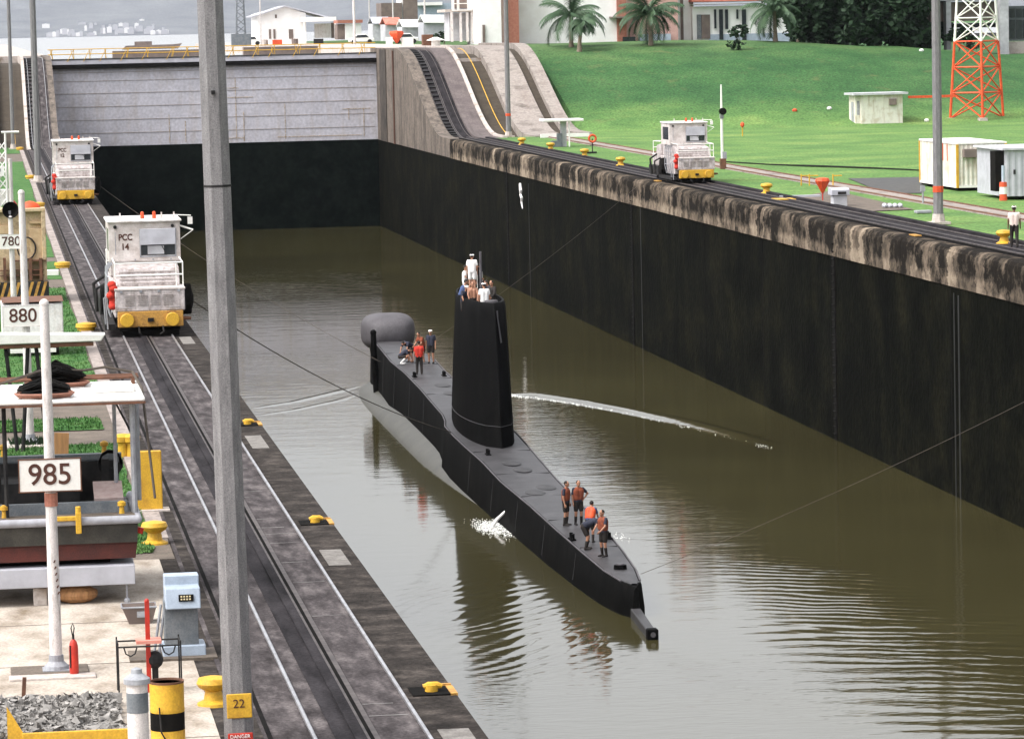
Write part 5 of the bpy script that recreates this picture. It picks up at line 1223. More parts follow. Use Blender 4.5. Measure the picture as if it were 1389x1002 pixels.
    if top:
        m = MB()
        for s in (-1, 1): cap(m, L(.03, s * .06), L(.42, s * .088), .135 * k, .132 * k)
        cap(m, L(.48, -.13), L(.48, .13), .083 * k, .083 * k)
        if sleeves:
            for sh, el, ha, s in arm:
                e2 = el if sleeves == 'long' else sh.lerp(el, .6)
                cap(m, sh, e2, .070 * k, .066 * k)
                if sleeves == 'long': cap(m, el, el.lerp(ha, .9), .060 * k, .046 * k)
        rm(m.build('shirt', top, t, smooth=True), .02)
    if vest:
        m = MB()
        for s in (-1, 1): cap(m, L(.14, s * .07), L(.42, s * .09), .150 * k, .148 * k)
        cap(m, L(.50, -.08), L(.50, .08), .085 * k, .085 * k)
        rm(m.build('life_vest', vest, t, smooth=True), .02)
    if legs:
        m = MB(); cap(m, L(.02, -.07), L(.02, .07), .130 * k, .130 * k)
        for h, kn, an in leg:
            if longleg: cap(m, h, kn, .108 * k, .080 * k); cap(m, kn, an + V(0, 0, .02), .080 * k, .064 * k)
            else: cap(m, h, h.lerp(kn, .72), .108 * k, .092 * k)
        rm(m.build('trousers' if longleg else 'shorts', legs, t, smooth=True), .02)
    m = MB()
    for h, kn, an in leg:
        cap(m, an + V(0, 0.02, -.035), an + V(0, -.17, -.045), .052 * k, .044 * k)
        if socks: cap(m, an, an.lerp(kn, .6), .052 * k, .064 * k)
    rm(m.build('shoes', socks or M_hair, t, smooth=True), .016)
    m = MB()
    if hat:
        m.ball(hd + up * .085 * k, (.112 * k, .118 * k, .05 * k), 14, 8); m.cyl(hd + up * .05 * k, hd + up * .08 * k, .090 * k, .100 * k, 14)
        m.ball(hd + up * .055 * k + fa * .08 * k, (.07 * k, .055 * k, .014 * k), 10, 5); m.build('cap', hat, t, smooth=True)
        m = MB()
    m.ball(hd + up * .05 * k - fa * .018 * k, (.086 * k, .098 * k, .098 * k), 12, 8); m.build('hair', M_hair, t, smooth=True)
    return t
def dpos(px, py, face=0):          # a man on the submarine's deck: picture point of his feet
    Y = 145.0
    for _ in range(30): Y = P(px, py, deckz(Y)).y
    q = P(px, py, deckz(Y)); return Vector((q.x, Y, deckz(Y) - .035))
g1 = 'men on the stern deck of the submarine'
person('person in orange vest and black shorts standing left at the stern, seen side on', dpos(768, 712), R(60), 'stand', M_navy, M_hair, vest=M_corange, arms='down', group=g1, socks=M_hair)
person('person in orange vest with one hand on hip, second from left at the stern', dpos(785, 711), R(10), 'stand', M_navy, M_hair, vest=M_corange, arms='hip', group=g1, socks=M_hair)
person('person in dark clothes bent over with orange collar in the stern group', dpos(798, 744), R(75), 'bend', M_navy, M_hair, arms='reach', group=g1, H=1.74, socks=M_hair)
q = dpos(794, 738)
person('person in navy shirt half hidden behind the bent man at the stern', dpos(801, 735), R(150), 'lean', M_blue, M_hair, vest=M_orange, arms='work', group=g1, socks=M_hair, H=1.6)
person('person in dark shirt and shorts standing rightmost in the stern group', dpos(819, 754), R(-60), 'stand', M_navy, M_hair, vest=M_corange, arms='work', group=g1, socks=M_hair)
g2 = 'men on the foredeck beside the sonar dome'
person('person in navy shirt crouching leftmost beside the sonar dome', dpos(546, 493), R(70), 'crouch', M_navy, M_hair, arms='reach', group=g2, socks=M_cwhite)
person('person in dark shirt bent over beside the crouching man near the dome', dpos(556, 491), R(-50), 'bend', M_navy, M_hair, arms='reach', group=g2)
person('person in bright red life vest in front of the sonar dome group', dpos(569, 507), R(175), 'stand', M_cred, M_hair, vest=M_cred, arms='down', group=g2, longleg=True)
person('person in orange vest leaning beside the red vested man', dpos(573, 492), R(-60), 'lean', M_corange, M_hair, arms='work', group=g2)
person('person with white peaked cap and navy shirt rightmost near the dome', dpos(585, 492), R(-20), 'stand', M_navy, M_hair, hat=M_cwhite, arms='down', group=g2, H=1.78)
g3 = 'people crowded on top of the submarine sail'
def spos(px, Y, z): return Vector((XA(px, 400, Y), Y, z))
fz = -3.55
person('person in white uniform and white cap standing highest on the sail', spos(641, 179.5, -2.42), R(160), 'stand', M_cwhite, M_cwhite, hat=M_cwhite, arms='down', group=g3)
person('person in white shirt standing left of the high man on the sail', spos(631, 180.6, -2.9), R(70), 'stand', M_cwhite, M_cwhite, arms='work', group=g3, H=1.62)
person('slim person in white standing right of the high man behind the mast', spos(651, 179.6, -2.85), R(-80), 'stand', M_cwhite, M_cwhite, arms='down', group=g3, H=1.66)
person('person in blue shirt leaning out at the left edge of the sail', spos(626, 177.6, fz), R(90), 'lean', M_blue, M_hair, arms='work', group=g3, H=1.85)
person('person with round white cap over dark clothes at the left front of the sail', spos(630, 175.6, fz), R(20), 'lean', M_navy, M_hair, hat=M_cwhite, arms='reach', group=g3)
person('bare chested person with pink skin leaning on the front of the sail', spos(641, 175.2, fz + .12), R(0), 'stand', None, M_hair, arms='reach', group=g3)
person('person in white shirt and cap seated on the front rim of the sail', spos(657, 173.6, fz + .15), R(190), 'stand', M_cwhite, M_cwhite, hat=M_cwhite, arms='down', group=g3)
person('person in black jacket at the right edge of the sail top', spos(668, 174.2, fz + .2), R(-50), 'stand', M_hair, M_hair, arms='work', group=g3, sleeves='long')
person('person in dark jacket raising an arm at the back right of the sail', spos(666, 177.0, fz + .1), R(-80), 'lean', M_navy, M_hair, arms='up', group=g3, sleeves='long')
q = P(1376, 336); person('person in pale shirt and dark trousers walking along the far wall', (q.x, q.y, 0.02), R(165), 'stand', mat('pale_pink_cloth', (.62, .50, .45), (.55, .44, .4)), M_hair, skin=M_skin2, longleg=True, arms='down', H=1.75, stride=.1, hat=M_whitew)

# ================================================================ CABLES
def cable(a, b, sag, label, r=.022):
    a = Vector(a); b = Vector(b); m = MB(); n = 40
    m.tube([a.lerp(b, i / n) - Vector((0, 0, sag * 4 * (i / n) * (1 - i / n))) for i in range(n + 1)], r, 5)
    return single(m, 'mooring_cable', M_rope, label, 'cable', 'cables between the locomotives and the submarine')
a = dpos(858, 781); cable((a.x + .3, a.y, a.z + .1), (42.6, 125, 1.0), .5, 'long cable running from the submarine stern up to the far wall', .010)
loc = Vector((5.40 + 1.45, 127 + 3.2, 1.05)); Yb_ = 178; hw, z = dk(Yb_)
b = Vector((XA(612, 631, Yb_), Yb_, ZA(612, 631, Yb_))); cable(loc, (SX - hw, 176, z), .5, 'cable from the nearest locomotive to the hull beside the sail', .022)
cable((5.4 + 1.45, 229 + 3.2, 1.05), (sxc(214) - 1.0, 213, -8.6), .5, 'cable from the smaller left locomotive to the bow post', .014)
cable((43.9 - 1.5, 234.5 + 4.6, 1.0), (sxc(213) + 1.0, 212, -7.8), .4, 'cable from the far wall locomotive to the submarine bow', .007)
# frayed white rope on the wall
m = MB(); Yr = 302.0
while XA(706, 250, Yr) > XR - .12: Yr -= .25
while XA(706, 250, Yr) < XR - .12: Yr += .25; pts = []
for i, (px, py) in enumerate(((706, 249), (708, 258), (707, 264), (711, 268), (710, 274), (713, 282))):
    c = ZA(px, py, Yr); pts.append((XR - .12, Yr - i * .0 + (px - 706) * -.15, c))
m.tube(pts, [.10, .13, .09, .11, .08, .04], 6); single(m, 'frayed_rope', M_cwhite, 'frayed white rope end hanging down the dark far wall', 'rope')

# ================================================================ RIGHT BANK THINGS
def G(px, py):                     # point on the ground height field
    Y = 150.0
    while Y < 420:
        q = PY(px, py, Y)
        if q.z < gz(q.x, Y): return Vector((q.x, Y, gz(q.x, Y)))
        Y += .25
    return PY(px, py, 404)
# signal post
q = P(980, 229); t = thing('signal_post', 'slim white signal post with round black disc behind the far locomotive', 'signal', (q.x, q.y, 0)); zt = ZA(977, 115, q.y); zd = ZA(980, 151, q.y)
m = MB(); m.cyl((0, 0, 0), (0, 0, zd - .2), .10, .09); m.cyl((0, 0, zd - .2), (0, 0, zt), .085, .05); m.build('post', M_white, t)
m = MB(); m.cyl((.02, -.35, zd), (.02, -.05, zd), .22, .22, 18); m.cyl((.02, -.5, zd), (.02, -.35, zd), .24, .22, 18); m.build('disc', M_slot, t)
m = MB(); m.cb((0, -.02, zd - .35), (.25, .2, .3)); m.cb((.14, 0, .9), (.3, .2, .5)); m.build('box', M_grey, t)
m = MB(); m.cb((0, -.2, .35), (.4, .3, .7)); m.build('foot_plate', M_rust, t)
# white hut
q = G(1165, 167); c = G(1196, 168); t = thing('utility_hut', 'small flat roofed white hut with window air conditioner on the lawn', 'hut', (c.x, c.y, c.z - .05)); ppm = F / c.y; W = 60 / ppm
m = MB(); m.box(-W / 2 + .1, W / 2, 0, 3.2, 0, 2.75); m.box(-W / 2 - .35, -W / 2 + .1, .5, 3.2, 0, 2.75); wl = m.build('wall', M_cream, t)
m = MB(); m.box(-W / 2 - .75, W / 2 + .45, -.4, 3.5, 2.75, 2.95); m.build('roof', M_bgrey, t)
m = MB(); m.box(.75, 1.4, -.3, 0.02, 1.75, 2.35); m.build('air_conditioner', M_brown, t, bevel=.02)
m = MB(); m.box(-W / 2 - .37, -W / 2 - .34, 1.2, 2.2, 0, 2.1); m.box(-W / 2 - .2, -W / 2 + .05, .48, .52, .9, 2.2); m.build('door', M_grey, t)
# red pipe from the hut to the tower
a = G(1232, 131); 
ax, bx_ = XA(1232, 131, c.y + 1), XA(1296, 131, c.y + 1); zc = ZA(1260, 131, c.y + 1)
m = MB(); m.box(ax, bx_, c.y + .9, c.y + 1.1, zc - .13, zc + .10); single(m, 'cable_tray', M_orange, 'red horizontal cable tray between the hut and the lattice tower', 'cable tray')
# lattice tower
Yt = G(1325, 161).y; f1 = G(1289, 162); f2 = G(1333, 161); f3 = G(1361, 159)
A = [Vector((XA(1289, 160, Yt + 1), Yt + 1, 0)), Vector((XA(1333, 161, Yt - 1.6), Yt - 1.6, 0)), Vector((XA(1361, 159, Yt + 1.2), Yt + 1.2, 0))]
zb_ = ZA(1333, 161, Yt - 1.6); cen = (A[0] + A[1] + A[2]) / 3
t = thing('lattice_tower', 'three legged lattice mast painted red below and white above', 'tower', (cen.x, cen.y, zb_)); HT = 30.0
def leg_at(i, h): d_ = A[i] - cen; return Vector((d_.x, d_.y, 0)) * (1 - .75 * h / HT) + Vector((0, 0, h))
HR = ZA(1330, 56, Yt) - zb_; lv_ = [0, HR * .45, HR * .92, HR * 1.0] 
def bay(mb, h0, h1, r=.07):
    for i in range(3):
        j = (i + 1) % 3
        mb.cyl(leg_at(i, h0), leg_at(j, h1), r, n=5); mb.cyl(leg_at(j, h0), leg_at(i, h1), r, n=5); mb.cyl(leg_at(i, h1), leg_at(j, h1), r, n=5)
m = MB()
for i in range(3): m.cyl(leg_at(i, -.3), leg_at(i, HR), .13, .12, 8)
n_ = 3
for k in range(n_): bay(m, HR * k / n_, HR * (k + 1) / n_, .075)
m.build('red_section', M_orange, t)
m = MB()
for i in range(3): m.cyl(leg_at(i, HR), leg_at(i, HT), .12, .08, 8)
h = HR
while h < HT - 2: bay(m, h, h + 2.2, .065); h += 2.2
m.build('white_section', M_white, t)
m = MB()
for i in range(3): p = leg_at(i, 0); m.box(p.x - .4, p.x + .4, p.y - .4, p.y + .4, -.5, .08)
m.build('footing', M_conc, t)
# white container with yellow edges
q = P(1298, 258); t = thing('container', 'white corrugated container with yellow corner posts and small cooling unit', 'container', (q.x, q.y, .12), R(0)); 
W = 3.0; LN = 9.0; HH = 2.62
m = MB()
def corr(mb, x0, y0, x1, y1, n, z0, z1, dep, nx, ny):
    pts = []
    for i in range(n * 4 + 1):
        s = i / (n * 4); o = dep if (i % 4) in (1, 2) else 0
        pts.append((x0 + (x1 - x0) * s + nx * o, y0 + (y1 - y0) * s + ny * o))
    rows = [[(x, y, z0) for x, y in pts], [(x, y, z1) for x, y in pts]]; mb.grid(rows)
corr(m, .1, 0.03, W - .1, .03, 10, .15, HH - .12, .05, 0, 1); corr(m, .03, LN - .1, .03, .1, 26, .15, HH - .12, .05, 1, 0)
m.box(.1, W - .09, .1, LN - .1, .12, HH - .1); m.build('corrugated_wall', M_cream, t)
m = MB(); m.box(0, W, 0, LN, HH - .1, HH); m.build('roof', M_white, t)
for (x, y) in ((0, 0), (W - .12, 0), (0, LN - .12), (W - .12, LN - .12)):
    m = MB(); m.box(x - .01, x + .13, y - .01, y + .13, 0, HH - .1); m.build('corner_post', M_yel, t)
m = MB(); m.box(0, W, .0, .1, 0, .14); m.box(0, .1, 0, LN, 0, .14); m.build('bottom_rail', M_white, t)
m = MB(); m.box(.35, 1.2, -.4, .02, 1.75, 2.25); m.build('cooling_unit', M_brown, t, bevel=.02)
m = MB(); m.cb((0, 2.2, 2.0), (.02, .1, 1.0)); m.cb((0, 3.2, 2.0), (.02, .1, 1.0)); m.build('side_mark', M_orange, t)
m = MB(); m.box(.1, W - .1, .1, LN - .1, -.12, .1); m.build('skid', M_slot, t)
# grey container at right edge, with open dark end
q = P(1364, 270); t = thing('container', 'grey container at the right edge with its left end open and dark', 'container', (q.x, q.y, .12))
m = MB(); m.box(0, 5, 0, 6, 0, 2.55); corr(m, .0, -.03, 5, -.03, 14, 0.02, 2.5, .03, 0, -1); m.build('wall', M_cargrey, t)
m = MB(); m.box(-.2, 5.1, -.2, 6.1, 2.55, 2.66); m.build('roof', M_bgrey, t)
m = MB(); m.box(-.5, -.02, 0.2, 1.3, 0.3, 2.5); m.build('dark_recess', M_slot, t)
m = MB(); m.cb((.5, -.06, 1.35), (.12, .06, .25)); m.build('door_handle', M_black, t)
q = P(1361, 272); t = thing('marker_cone', 'red and white striped post in front of the grey container', 'marker', (q.x, q.y, 0))
for i, (a, b, mm) in enumerate(((0, .35, M_orange), (.35, .75, M_white), (.75, 1.0, M_orange), (1.0, 1.9, M_bluegrey))):
    m = MB(); m.cyl((0, 0, a), (0, 0, b), .22 if i < 3 else .09, .2 if i < 3 else .09, 12); m.build('band', mm, t)
# orange inverted sign & grey cabinet
q = P(1116, 272); t = thing('warning_marker', 'orange inverted cone marker on a short stem beside the grey cabinet', 'marker', (q.x, q.y, 0)); z0, z1 = ZA(1116, 262, q.y), ZA(1116, 242, q.y)
m = MB(); m.lathe((0, 0, 0), [(.06, z0), (.42, z1 - .15), (.36, z1), (.1, z1 + .05)], 10); m.build('marker_head', M_orange, t); m = MB(); m.cyl((0, 0, 0), (0, 0, z0), .035); m.build('stem', M_red, t)
q = P(1140, 280); t = thing('control_cabinet', 'pale grey pedestal cabinet on the far lawn beside the orange marker', 'cabinet', (q.x, q.y, 0)); zt = ZA(1140, 255, q.y)
m = MB(); m.box(-.38, .38, 0, .7, 0, zt * .62); m.build('pedestal', M_bgrey, t, bevel=.02); m = MB(); m.prism([(-.1, zt * .6), (-.1, zt * .9), (.1, zt), (.8, zt), (.8, zt * .6)], -.5, .5); m.build('head', M_cargrey, t, bevel=.02)
m = MB(); m.box(-.15, .3, -.13, -.1, zt * .66, zt * .8); m.build('panel', M_black, t)
q = P(1085, 268); t = thing('grey_planks', 'grey flat timbers lying beside the orange cone marker', 'timbers', (q.x, q.y, 0)); m = MB(); m.box(-.6, 1.2, 0, .5, 0, .12); m.box(-1.0, .4, .6, .9, 0, .1); m.build('plank', M_cargrey, t)
for i, px in enumerate((1200, 1207, 1214, 1221)):
    q = P(px, 282); m = MB(); m.ball((0, 0, .12), (.14, .3, .14), 10, 7); tag(m.build('gas_bottle', M_cargrey, smooth=True), 'one of four short grey cylinders lying in a row beside the concrete path', 'cylinder', 'four grey cylinders lying in a row').location = q
q = P(1252, 289); tag(MB().box(-.4, .4, -.3, .3, 0, .14).build('manhole_box', M_grey, bevel=.02), 'low grey box on the lawn left of the right light pole', 'box').location = q
q = P(1252, 276); m = MB(); m.cyl((0, 0, 0), (0, 0, .8), .05); m.cb((0, 0, .8), (.25, .1, .3)); tag(m.build('small_post', M_grey), 'short grey post left of the white container', 'post').location = q
for i, px in enumerate((1087, 1098, 1130)):
    q = P(px, 252); m = MB(); m.cyl((0, 0, 0), (0, 0, .7), .04); m.cyl((0, 0, .6), (.55, 0, .6), .035); tag(m.build('barrier_rail', M_yel), ('leftmost of three low yellow rails by the path', 'middle of three low yellow rails by the path', 'rightmost low yellow rail by the path, right of the orange marker')[i], 'rail', 'low yellow rails by the path').location = q
for px, py, rz, lab in ((1067, 271, .1, 'flat yellow plate on the grass beside the far track'), (1187, 322, 0.05, 'yellow step plate on the far coping edge below the cylinders'), (868, 247, .0, 'yellow ladder plate on the coping left of the far locomotive')):
    q = P(px, py); m = MB(); m.box(-.7, .7, -.7, .9, 0.02, .07); o = tag(m.build('yellow_plate', M_yelrust if px != 1067 else M_yel), lab, 'plate'); o.location = (q.x if px == 1067 else XR + .75, q.y, 0)
    if px != 1067: o.scale = (.35, .8, 1)
# life ring on stand
q = P(804, 208); t = thing('life_ring', 'red life ring on a low stand on the far lawn', 'life ring', (q.x, q.y, 0)); zc = ZA(804, 188, q.y)
m = MB(); m.tube([(.27 * math.cos(i * .3927), 0, zc + .27 * math.sin(i * .3927)) for i in range(17)], .085, 8); m.build('ring', M_rust if False else M_orange, t, smooth=True)
m = MB(); m.cyl((0, .1, 0), (0, .1, zc), .04); m.box(-.5, .3, -.2, .3, 0, .12); m.build('stand', M_black, t)
# stand with white flat top
q = P(764, 199); t = thing('shelter', 'small open shelter with flat white roof beside the right incline', 'shelter', (q.x, q.y, 0)); ppm = F / q.y; zt = ZA(764, 163, q.y)
m = MB(); m.box(-29 / ppm, 27 / ppm, -.8, 1.6, zt - .1, zt + .1); m.build('roof', M_white, t, bevel=.03)
m = MB(); m.box(-.18, .3, 0, .3, 0, zt - .1); m.build('column', M_bgrey, t); m = MB(); m.box(-1.0, -.1, -.3, .3, 0, .5); m.box(-.5, -.1, -.3, .3, .5, 1.1); m.build('desk', M_slate, t); m = MB(); m.cyl((.45, -.5, 0), (.45, -.5, zt - .1), .06); m.build('post', M_white, t)
# small things on the lawn
for px, py, lab, mm in ((1078, 152, 'tiny orange box low on the embankment left of the hut', M_orange), (1125, 149, 'small white stone left of the hut', M_white), (1257, 165, 'small white stone between the hut and the light pole', M_white), (1250, 70, 'small white object under the dark trees', M_bwhite)):
    q = G(px, py); m = MB(); m.ball((0, 0, .1), (.25, .2, .18), 8, 6); tag(m.build('lawn_object', mm), lab, 'object').location = q
q = P(1004, 158); t = thing('orange_lamp', 'small orange lamp on stem on the lawn right of the signal post', 'lamp', (XA(1007, 170, 330), 330, 0)); zc = .55
m = MB(); m.ball((0, 0, 1.0), (.18, .18, .25), 8, 6); m.build('lamp', M_orange, t); m = MB(); m.cyl((0, 0, 0), (0, 0, .8), .05); m.build('stem', M_yel, t)

# ---------------------------------------------------------------- trees
def palm(px, py, crown, rad, label, nf=26, seed=1, Y=None):
    random.seed(seed); q = G(px, py) if Y is None else PY(px, py, Y); Y = q.y; t = thing('palm_tree', label, 'palm tree', (q.x, Y, q.z - .2), group='palms on top of the embankment')
    h = ZA(crown[0], crown[1], Y) - q.z + .2; dx = XA(crown[0], crown[1], Y) - q.x; ppm = F / Y; r_ = rad / ppm
    m = MB(); m.tube([(dx * s * s, 0, h * s) for s in (0, .2, .4, .6, .8, 1)], [.32, .24, .2, .19, .18, .22], 9); m.build('trunk', M_bark, t, smooth=True)
    m = MB()
    for f in range(nf):
        az = 6.283 * f / nf + random.uniform(-.15, .15); el = random.uniform(-.15, 1.25); ln = r_ * random.uniform(.9, 1.2); pts = []
        p = Vector((dx, 0, h)); e = el
        for i in range(13):
            pts.append(p.copy()); st = ln / 12; p = p + Vector((math.cos(az) * math.cos(e), math.sin(az) * math.cos(e), math.sin(e))) * st; e -= (.085 + .05 * (1.2 - el)) * 1.15
        m.tube(pts, [.05 - .003 * i for i in range(13)], 4)
        sd_ = Vector((-math.sin(az), math.cos(az), 0))
        for i in range(1, 13):
            for sub_ in (0, .33, .66):
                if i == 12 and sub_ > 0: continue
                c = pts[i].lerp(pts[min(i + 1, 12)], sub_); ll = .95 * math.sin(math.pi * (i + sub_ + 1) / 14.5) ** .7 * random.uniform(.8, 1.1); dirf = (pts[i] - pts[i - 1]).normalized()
                for s in (-1, 1):
                    tip = c + (sd_ * s * .8 + dirf * .5 + Vector((0, 0, -.55 - random.random() * .3))) * ll
                    m.add([c - dirf * .05, c + dirf * .06, tip], [(0, 1, 2)])
    m.build('crown', M_palm, t, fix=False)
    return t
palm(775, 64, (775, 22), 52, 'coconut palm with open drooping fronds, left one of the embankment', 24, 3)
palm(883, 62, (880, 20), 48, 'fuller dense palm in front of the brick and white wall', 34, 5)
palm(1052, 56, (1050, 16), 46, 'third palm standing against the big dark tree', 30, 8)
palm(786, 70, (790, 30), 20, 'young slender palm behind the open coconut palm', 14, 9)
def tree(px, py, Y, h, blobs, n, ls, label, seed, group='dark broadleaf trees on the embankment', name='tree', trunk=.45, mleaf=None, z=None):
    random.seed(seed); q = PY(px, py, Y); z0 = gz(q.x, Y) - .3 if z is None else z; t = thing(name, label, 'tree' if name == 'tree' else 'shrub', (q.x, Y, z0), group=group)
    m = MB(); m.tube([(0, 0, 0), (.15, 0, h * .25), (0, .1, h * .55)], [trunk, trunk * .75, trunk * .5], 9)
    for (bx_, by_, bz_, rx, ry, rz_) in blobs: m.tube([(.1, .05, h * .28), ((bx_) * .5, by_ * .5, bz_ * .6 + h * .12), (bx_, by_, bz_)], [trunk * .45, trunk * .3, trunk * .12], 6)
    m.build('trunk', M_bark, t, smooth=True)
    m = MB(); tot = sum(b[3] * b[5] for b in blobs)
    for (bx_, by_, bz_, rx, ry, rz_) in blobs:
        nb = int(n * rx * rz_ / tot); clumps = [(random.gauss(0, 1), random.gauss(0, 1), random.gauss(0, 1)) for _ in range(max(8, nb // 28))]
        for k in range(nb):
            c = Vector(random.choice(clumps)); c = c.normalized() * random.uniform(.62, 1.0)
            p = Vector((bx_ + c.x * rx + random.gauss(0, .13) * rx, by_ + c.y * ry + random.gauss(0, .13) * ry, bz_ + c.z * rz_ + random.gauss(0, .12) * rz_))
            a = Vector((random.gauss(0, 1), random.gauss(0, 1), random.gauss(0, .6))).normalized(); b = a.cross(Vector((random.gauss(0, 1), random.gauss(0, 1), random.gauss(0, 1)))).normalized(); s = ls * random.uniform(.6, 1.3)
            m.add([p - a * s, p + b * s * .5, p + a * s, p - b * s * .5], [(0, 1, 2, 3)])
    m.build('crown', mleaf or M_leaf, t, fix=False)
    return t
def blobs(w, h, n, seed, zlo=.25):
    random.seed(seed); return [(random.uniform(-w, w) * .62, random.uniform(-w, w) * .45, h * random.uniform(zlo, .92), w * random.uniform(.34, .5), w * random.uniform(.34, .5), h * random.uniform(.16, .24)) for _ in range(n)]
tree(1125, 62, 404, 11, blobs(6.0, 11, 18, 40, .14), 20000, .40, 'dark broadleaf tree at the left of the big clump on the bank', 41)
tree(1190, 62, 400, 12, blobs(6.4, 12, 20, 42, .10), 24000, .40, 'dark broadleaf tree in the middle of the clump, lowest hanging crown', 43)
tree(1244, 62, 408, 10, blobs(3.8, 10, 12, 44, .14), 11000, .38, 'dark broadleaf tree at the right of the clump beside the light pole', 45)
tree(1085, 56, 412, 9, blobs(4.2, 9, 10, 46, .25), 9000, .36, 'dark tree behind the third palm', 47)
tree(1001, 68, G(1001, 68).y, 2.6, blobs(1.3, 2.6, 6, 48, .25), 500, .22, 'small dark shrub at the crest left of the third palm', 49, name='shrub', trunk=.08)
tree(1300, 74, 400, 3, blobs(2.4, 3, 6, 50, .3), 900, .25, 'low bush beneath the raised grey building', 51, name='shrub', trunk=.1, group='bushes')

# ---------------------------------------------------------------- buildings on the upper level
def bpart(t, name, m_, x0, x1, y0, y1, Y, d0, d1, **k):     # facade rectangle of the photograph at depth Y, d0..d1 deep
    a = PY(x0, y1, Y); b = PY(x1, y0, Y); mb = MB(); mb.box(a.x, b.x, Y + d0, Y + d1, a.z, b.z); return mb.build(name, m_, t, **k)
Y = 436
t = thing('control_building', 'large plain white building with red brown pillars above the incline', 'building')
bpart(t, 'wall', M_bwhite, 704, 838, -60, 66, Y, 0, 14); bpart(t, 'wall', M_bwhite, 652, 678, -60, 62, Y - 4, 0, 12); bpart(t, 'wall', mat('pale_pink_wall', (.62, .46, .42), (.55, .4, .36)), 678, 690, -60, 62, Y - 3, 0, 10)
bpart(t, 'pillar', M_brick, 690, 702, -60, 62, Y - 3.5, 0, 6); bpart(t, 'pillar', M_brick, 838, 848, -60, 60, Y - .5, 0, 6)
bpart(t, 'wall', mat('pale_red_wall', (.52, .32, .28), (.45, .27, .24)), 848, 918, -60, 60, Y + 1, 0, 6); bpart(t, 'canopy_slab', M_brown, 832, 868, 22, 25, Y - 3, 0, 3)
bpart(t, 'window', M_win, 845, 862, 50, 57, Y - .8, 0, .4); bpart(t, 'dado', M_bluegrey, 868, 910, 46, 60, Y - .2, 0, 1)
bpart(t, 'doorway', M_brown, 655, 658, 34, 58, Y - 4.2, 0, .15)
Y = 440
t = thing('office_building', 'white building with red roof and tall slit windows', 'building')
bpart(t, 'wall', M_bwhite, 918, 940, -30, 60, Y + 1, 0, 8); bpart(t, 'wall', M_bwhite, 940, 1100, 6, 60, Y, 0, 12); bpart(t, 'dado', M_bluegrey, 962, 1100, 44, 60, Y - .15, 0, .14)
bpart(t, 'roof_edge', M_white, 940, 1100, 3, 6, Y - 1.2, 0, 13); bpart(t, 'roof', M_roofred, 938, 1100, -6, 3, Y - .9, 0, 13)
bpart(t, 'door', M_brown, 952, 963, 20, 53, Y - .2, 0, .19); bpart(t, 'door', M_slate, 946, 951, 20, 53, Y - .2, 0, .19)
for (x0, x1, y0, y1) in ((969, 971.5, 13, 39), (976, 980.5, 13, 54), (984, 987.5, 13, 40), (999, 1001.5, 13, 26), (1007, 1012, 13, 55)): bpart(t, 'window', M_win, x0, x1, y0, y1, Y - .3, 0, .16)
bpart(t, 'downpipe', M_brown, 924, 926, -30, 58, Y + .8, 0, .15)
t = thing('raised_building', 'grey concrete building on piers at the top right corner', 'building'); Y = 402
bpart(t, 'slab', M_bgrey, 1262, 1400, -40, 2, Y, 0, 12); bpart(t, 'wall', M_brown, 1262, 1350, 2, 30, Y + 1, 0, 10); bpart(t, 'pier', M_bgrey, 1357, 1368, -5, 75, Y - 1, 0, 1.2); bpart(t, 'pier', M_bgrey, 1284, 1290, 2, 68, Y - .5, 0, 1.2)
bpart(t, 'wall', M_slate, 1368, 1400, 8, 56, Y + 1, 0, 1); bpart(t, 'wall', M_conc, 1366, 1400, 56, 80, Y + .5, 0, 1)
for x in (1370, 1379, 1388): 
    w_ = bpart(t, 'window', M_win, x, x + 7, 12, 24, Y + .8, 0, .15); bpart(t, 'window', M_win, x, x + 7, 27, 52, Y + .8, 0, .15)
t = thing('signal_gallery', 'white railed viewing gallery on a raised concrete deck', 'building'); Y = 438
bpart(t, 'deck', M_conc, 604, 655, 12, 17, Y, 0, 8)
for x in (613, 620, 634, 650): bpart(t, 'gallery_post', M_white, x, x + 2.5, -20, 14, Y - .1, 0, .2)
for y in (4, 13, -8): bpart(t, 'gallery_rail', M_white, 613, 655, y, y + 2, Y - .35, 0, .2)
bpart(t, 'rear_wall', M_brown, 617, 654, -20, 12, Y + 4, 0, 3); bpart(t, 'lower_wall', M_bgrey, 610, 650, 17, 56, Y + 3, 0, 5)
for x in (612, 624, 633, 640, 647): bpart(t, 'column', M_polew, x, x + 2.2, 17, 57, Y, 0, .3)
t = thing('brown_tower_blocks', 'pair of tall brown louvred blocks behind the pink shed', 'building'); Y = 620
bpart(t, 'block', M_brown, 518, 545, 4, 45, Y, 0, 8); bpart(t, 'block', M_brown, 548, 566, -10, 45, Y, 0, 8); bpart(t, 'white_strip', M_bwhite, 545, 548, -10, 45, Y + .5, 0, 7)
t = thing('far_hall', 'long pale grey hall behind the gallery', 'building'); Y = 640
bpart(t, 'wall', M_bluegrey, 567, 625, 4, 50, Y, 0, 10); bpart(t, 'roof', M_bwhite, 565, 600, 3, 8, Y - 1, 0, 11)
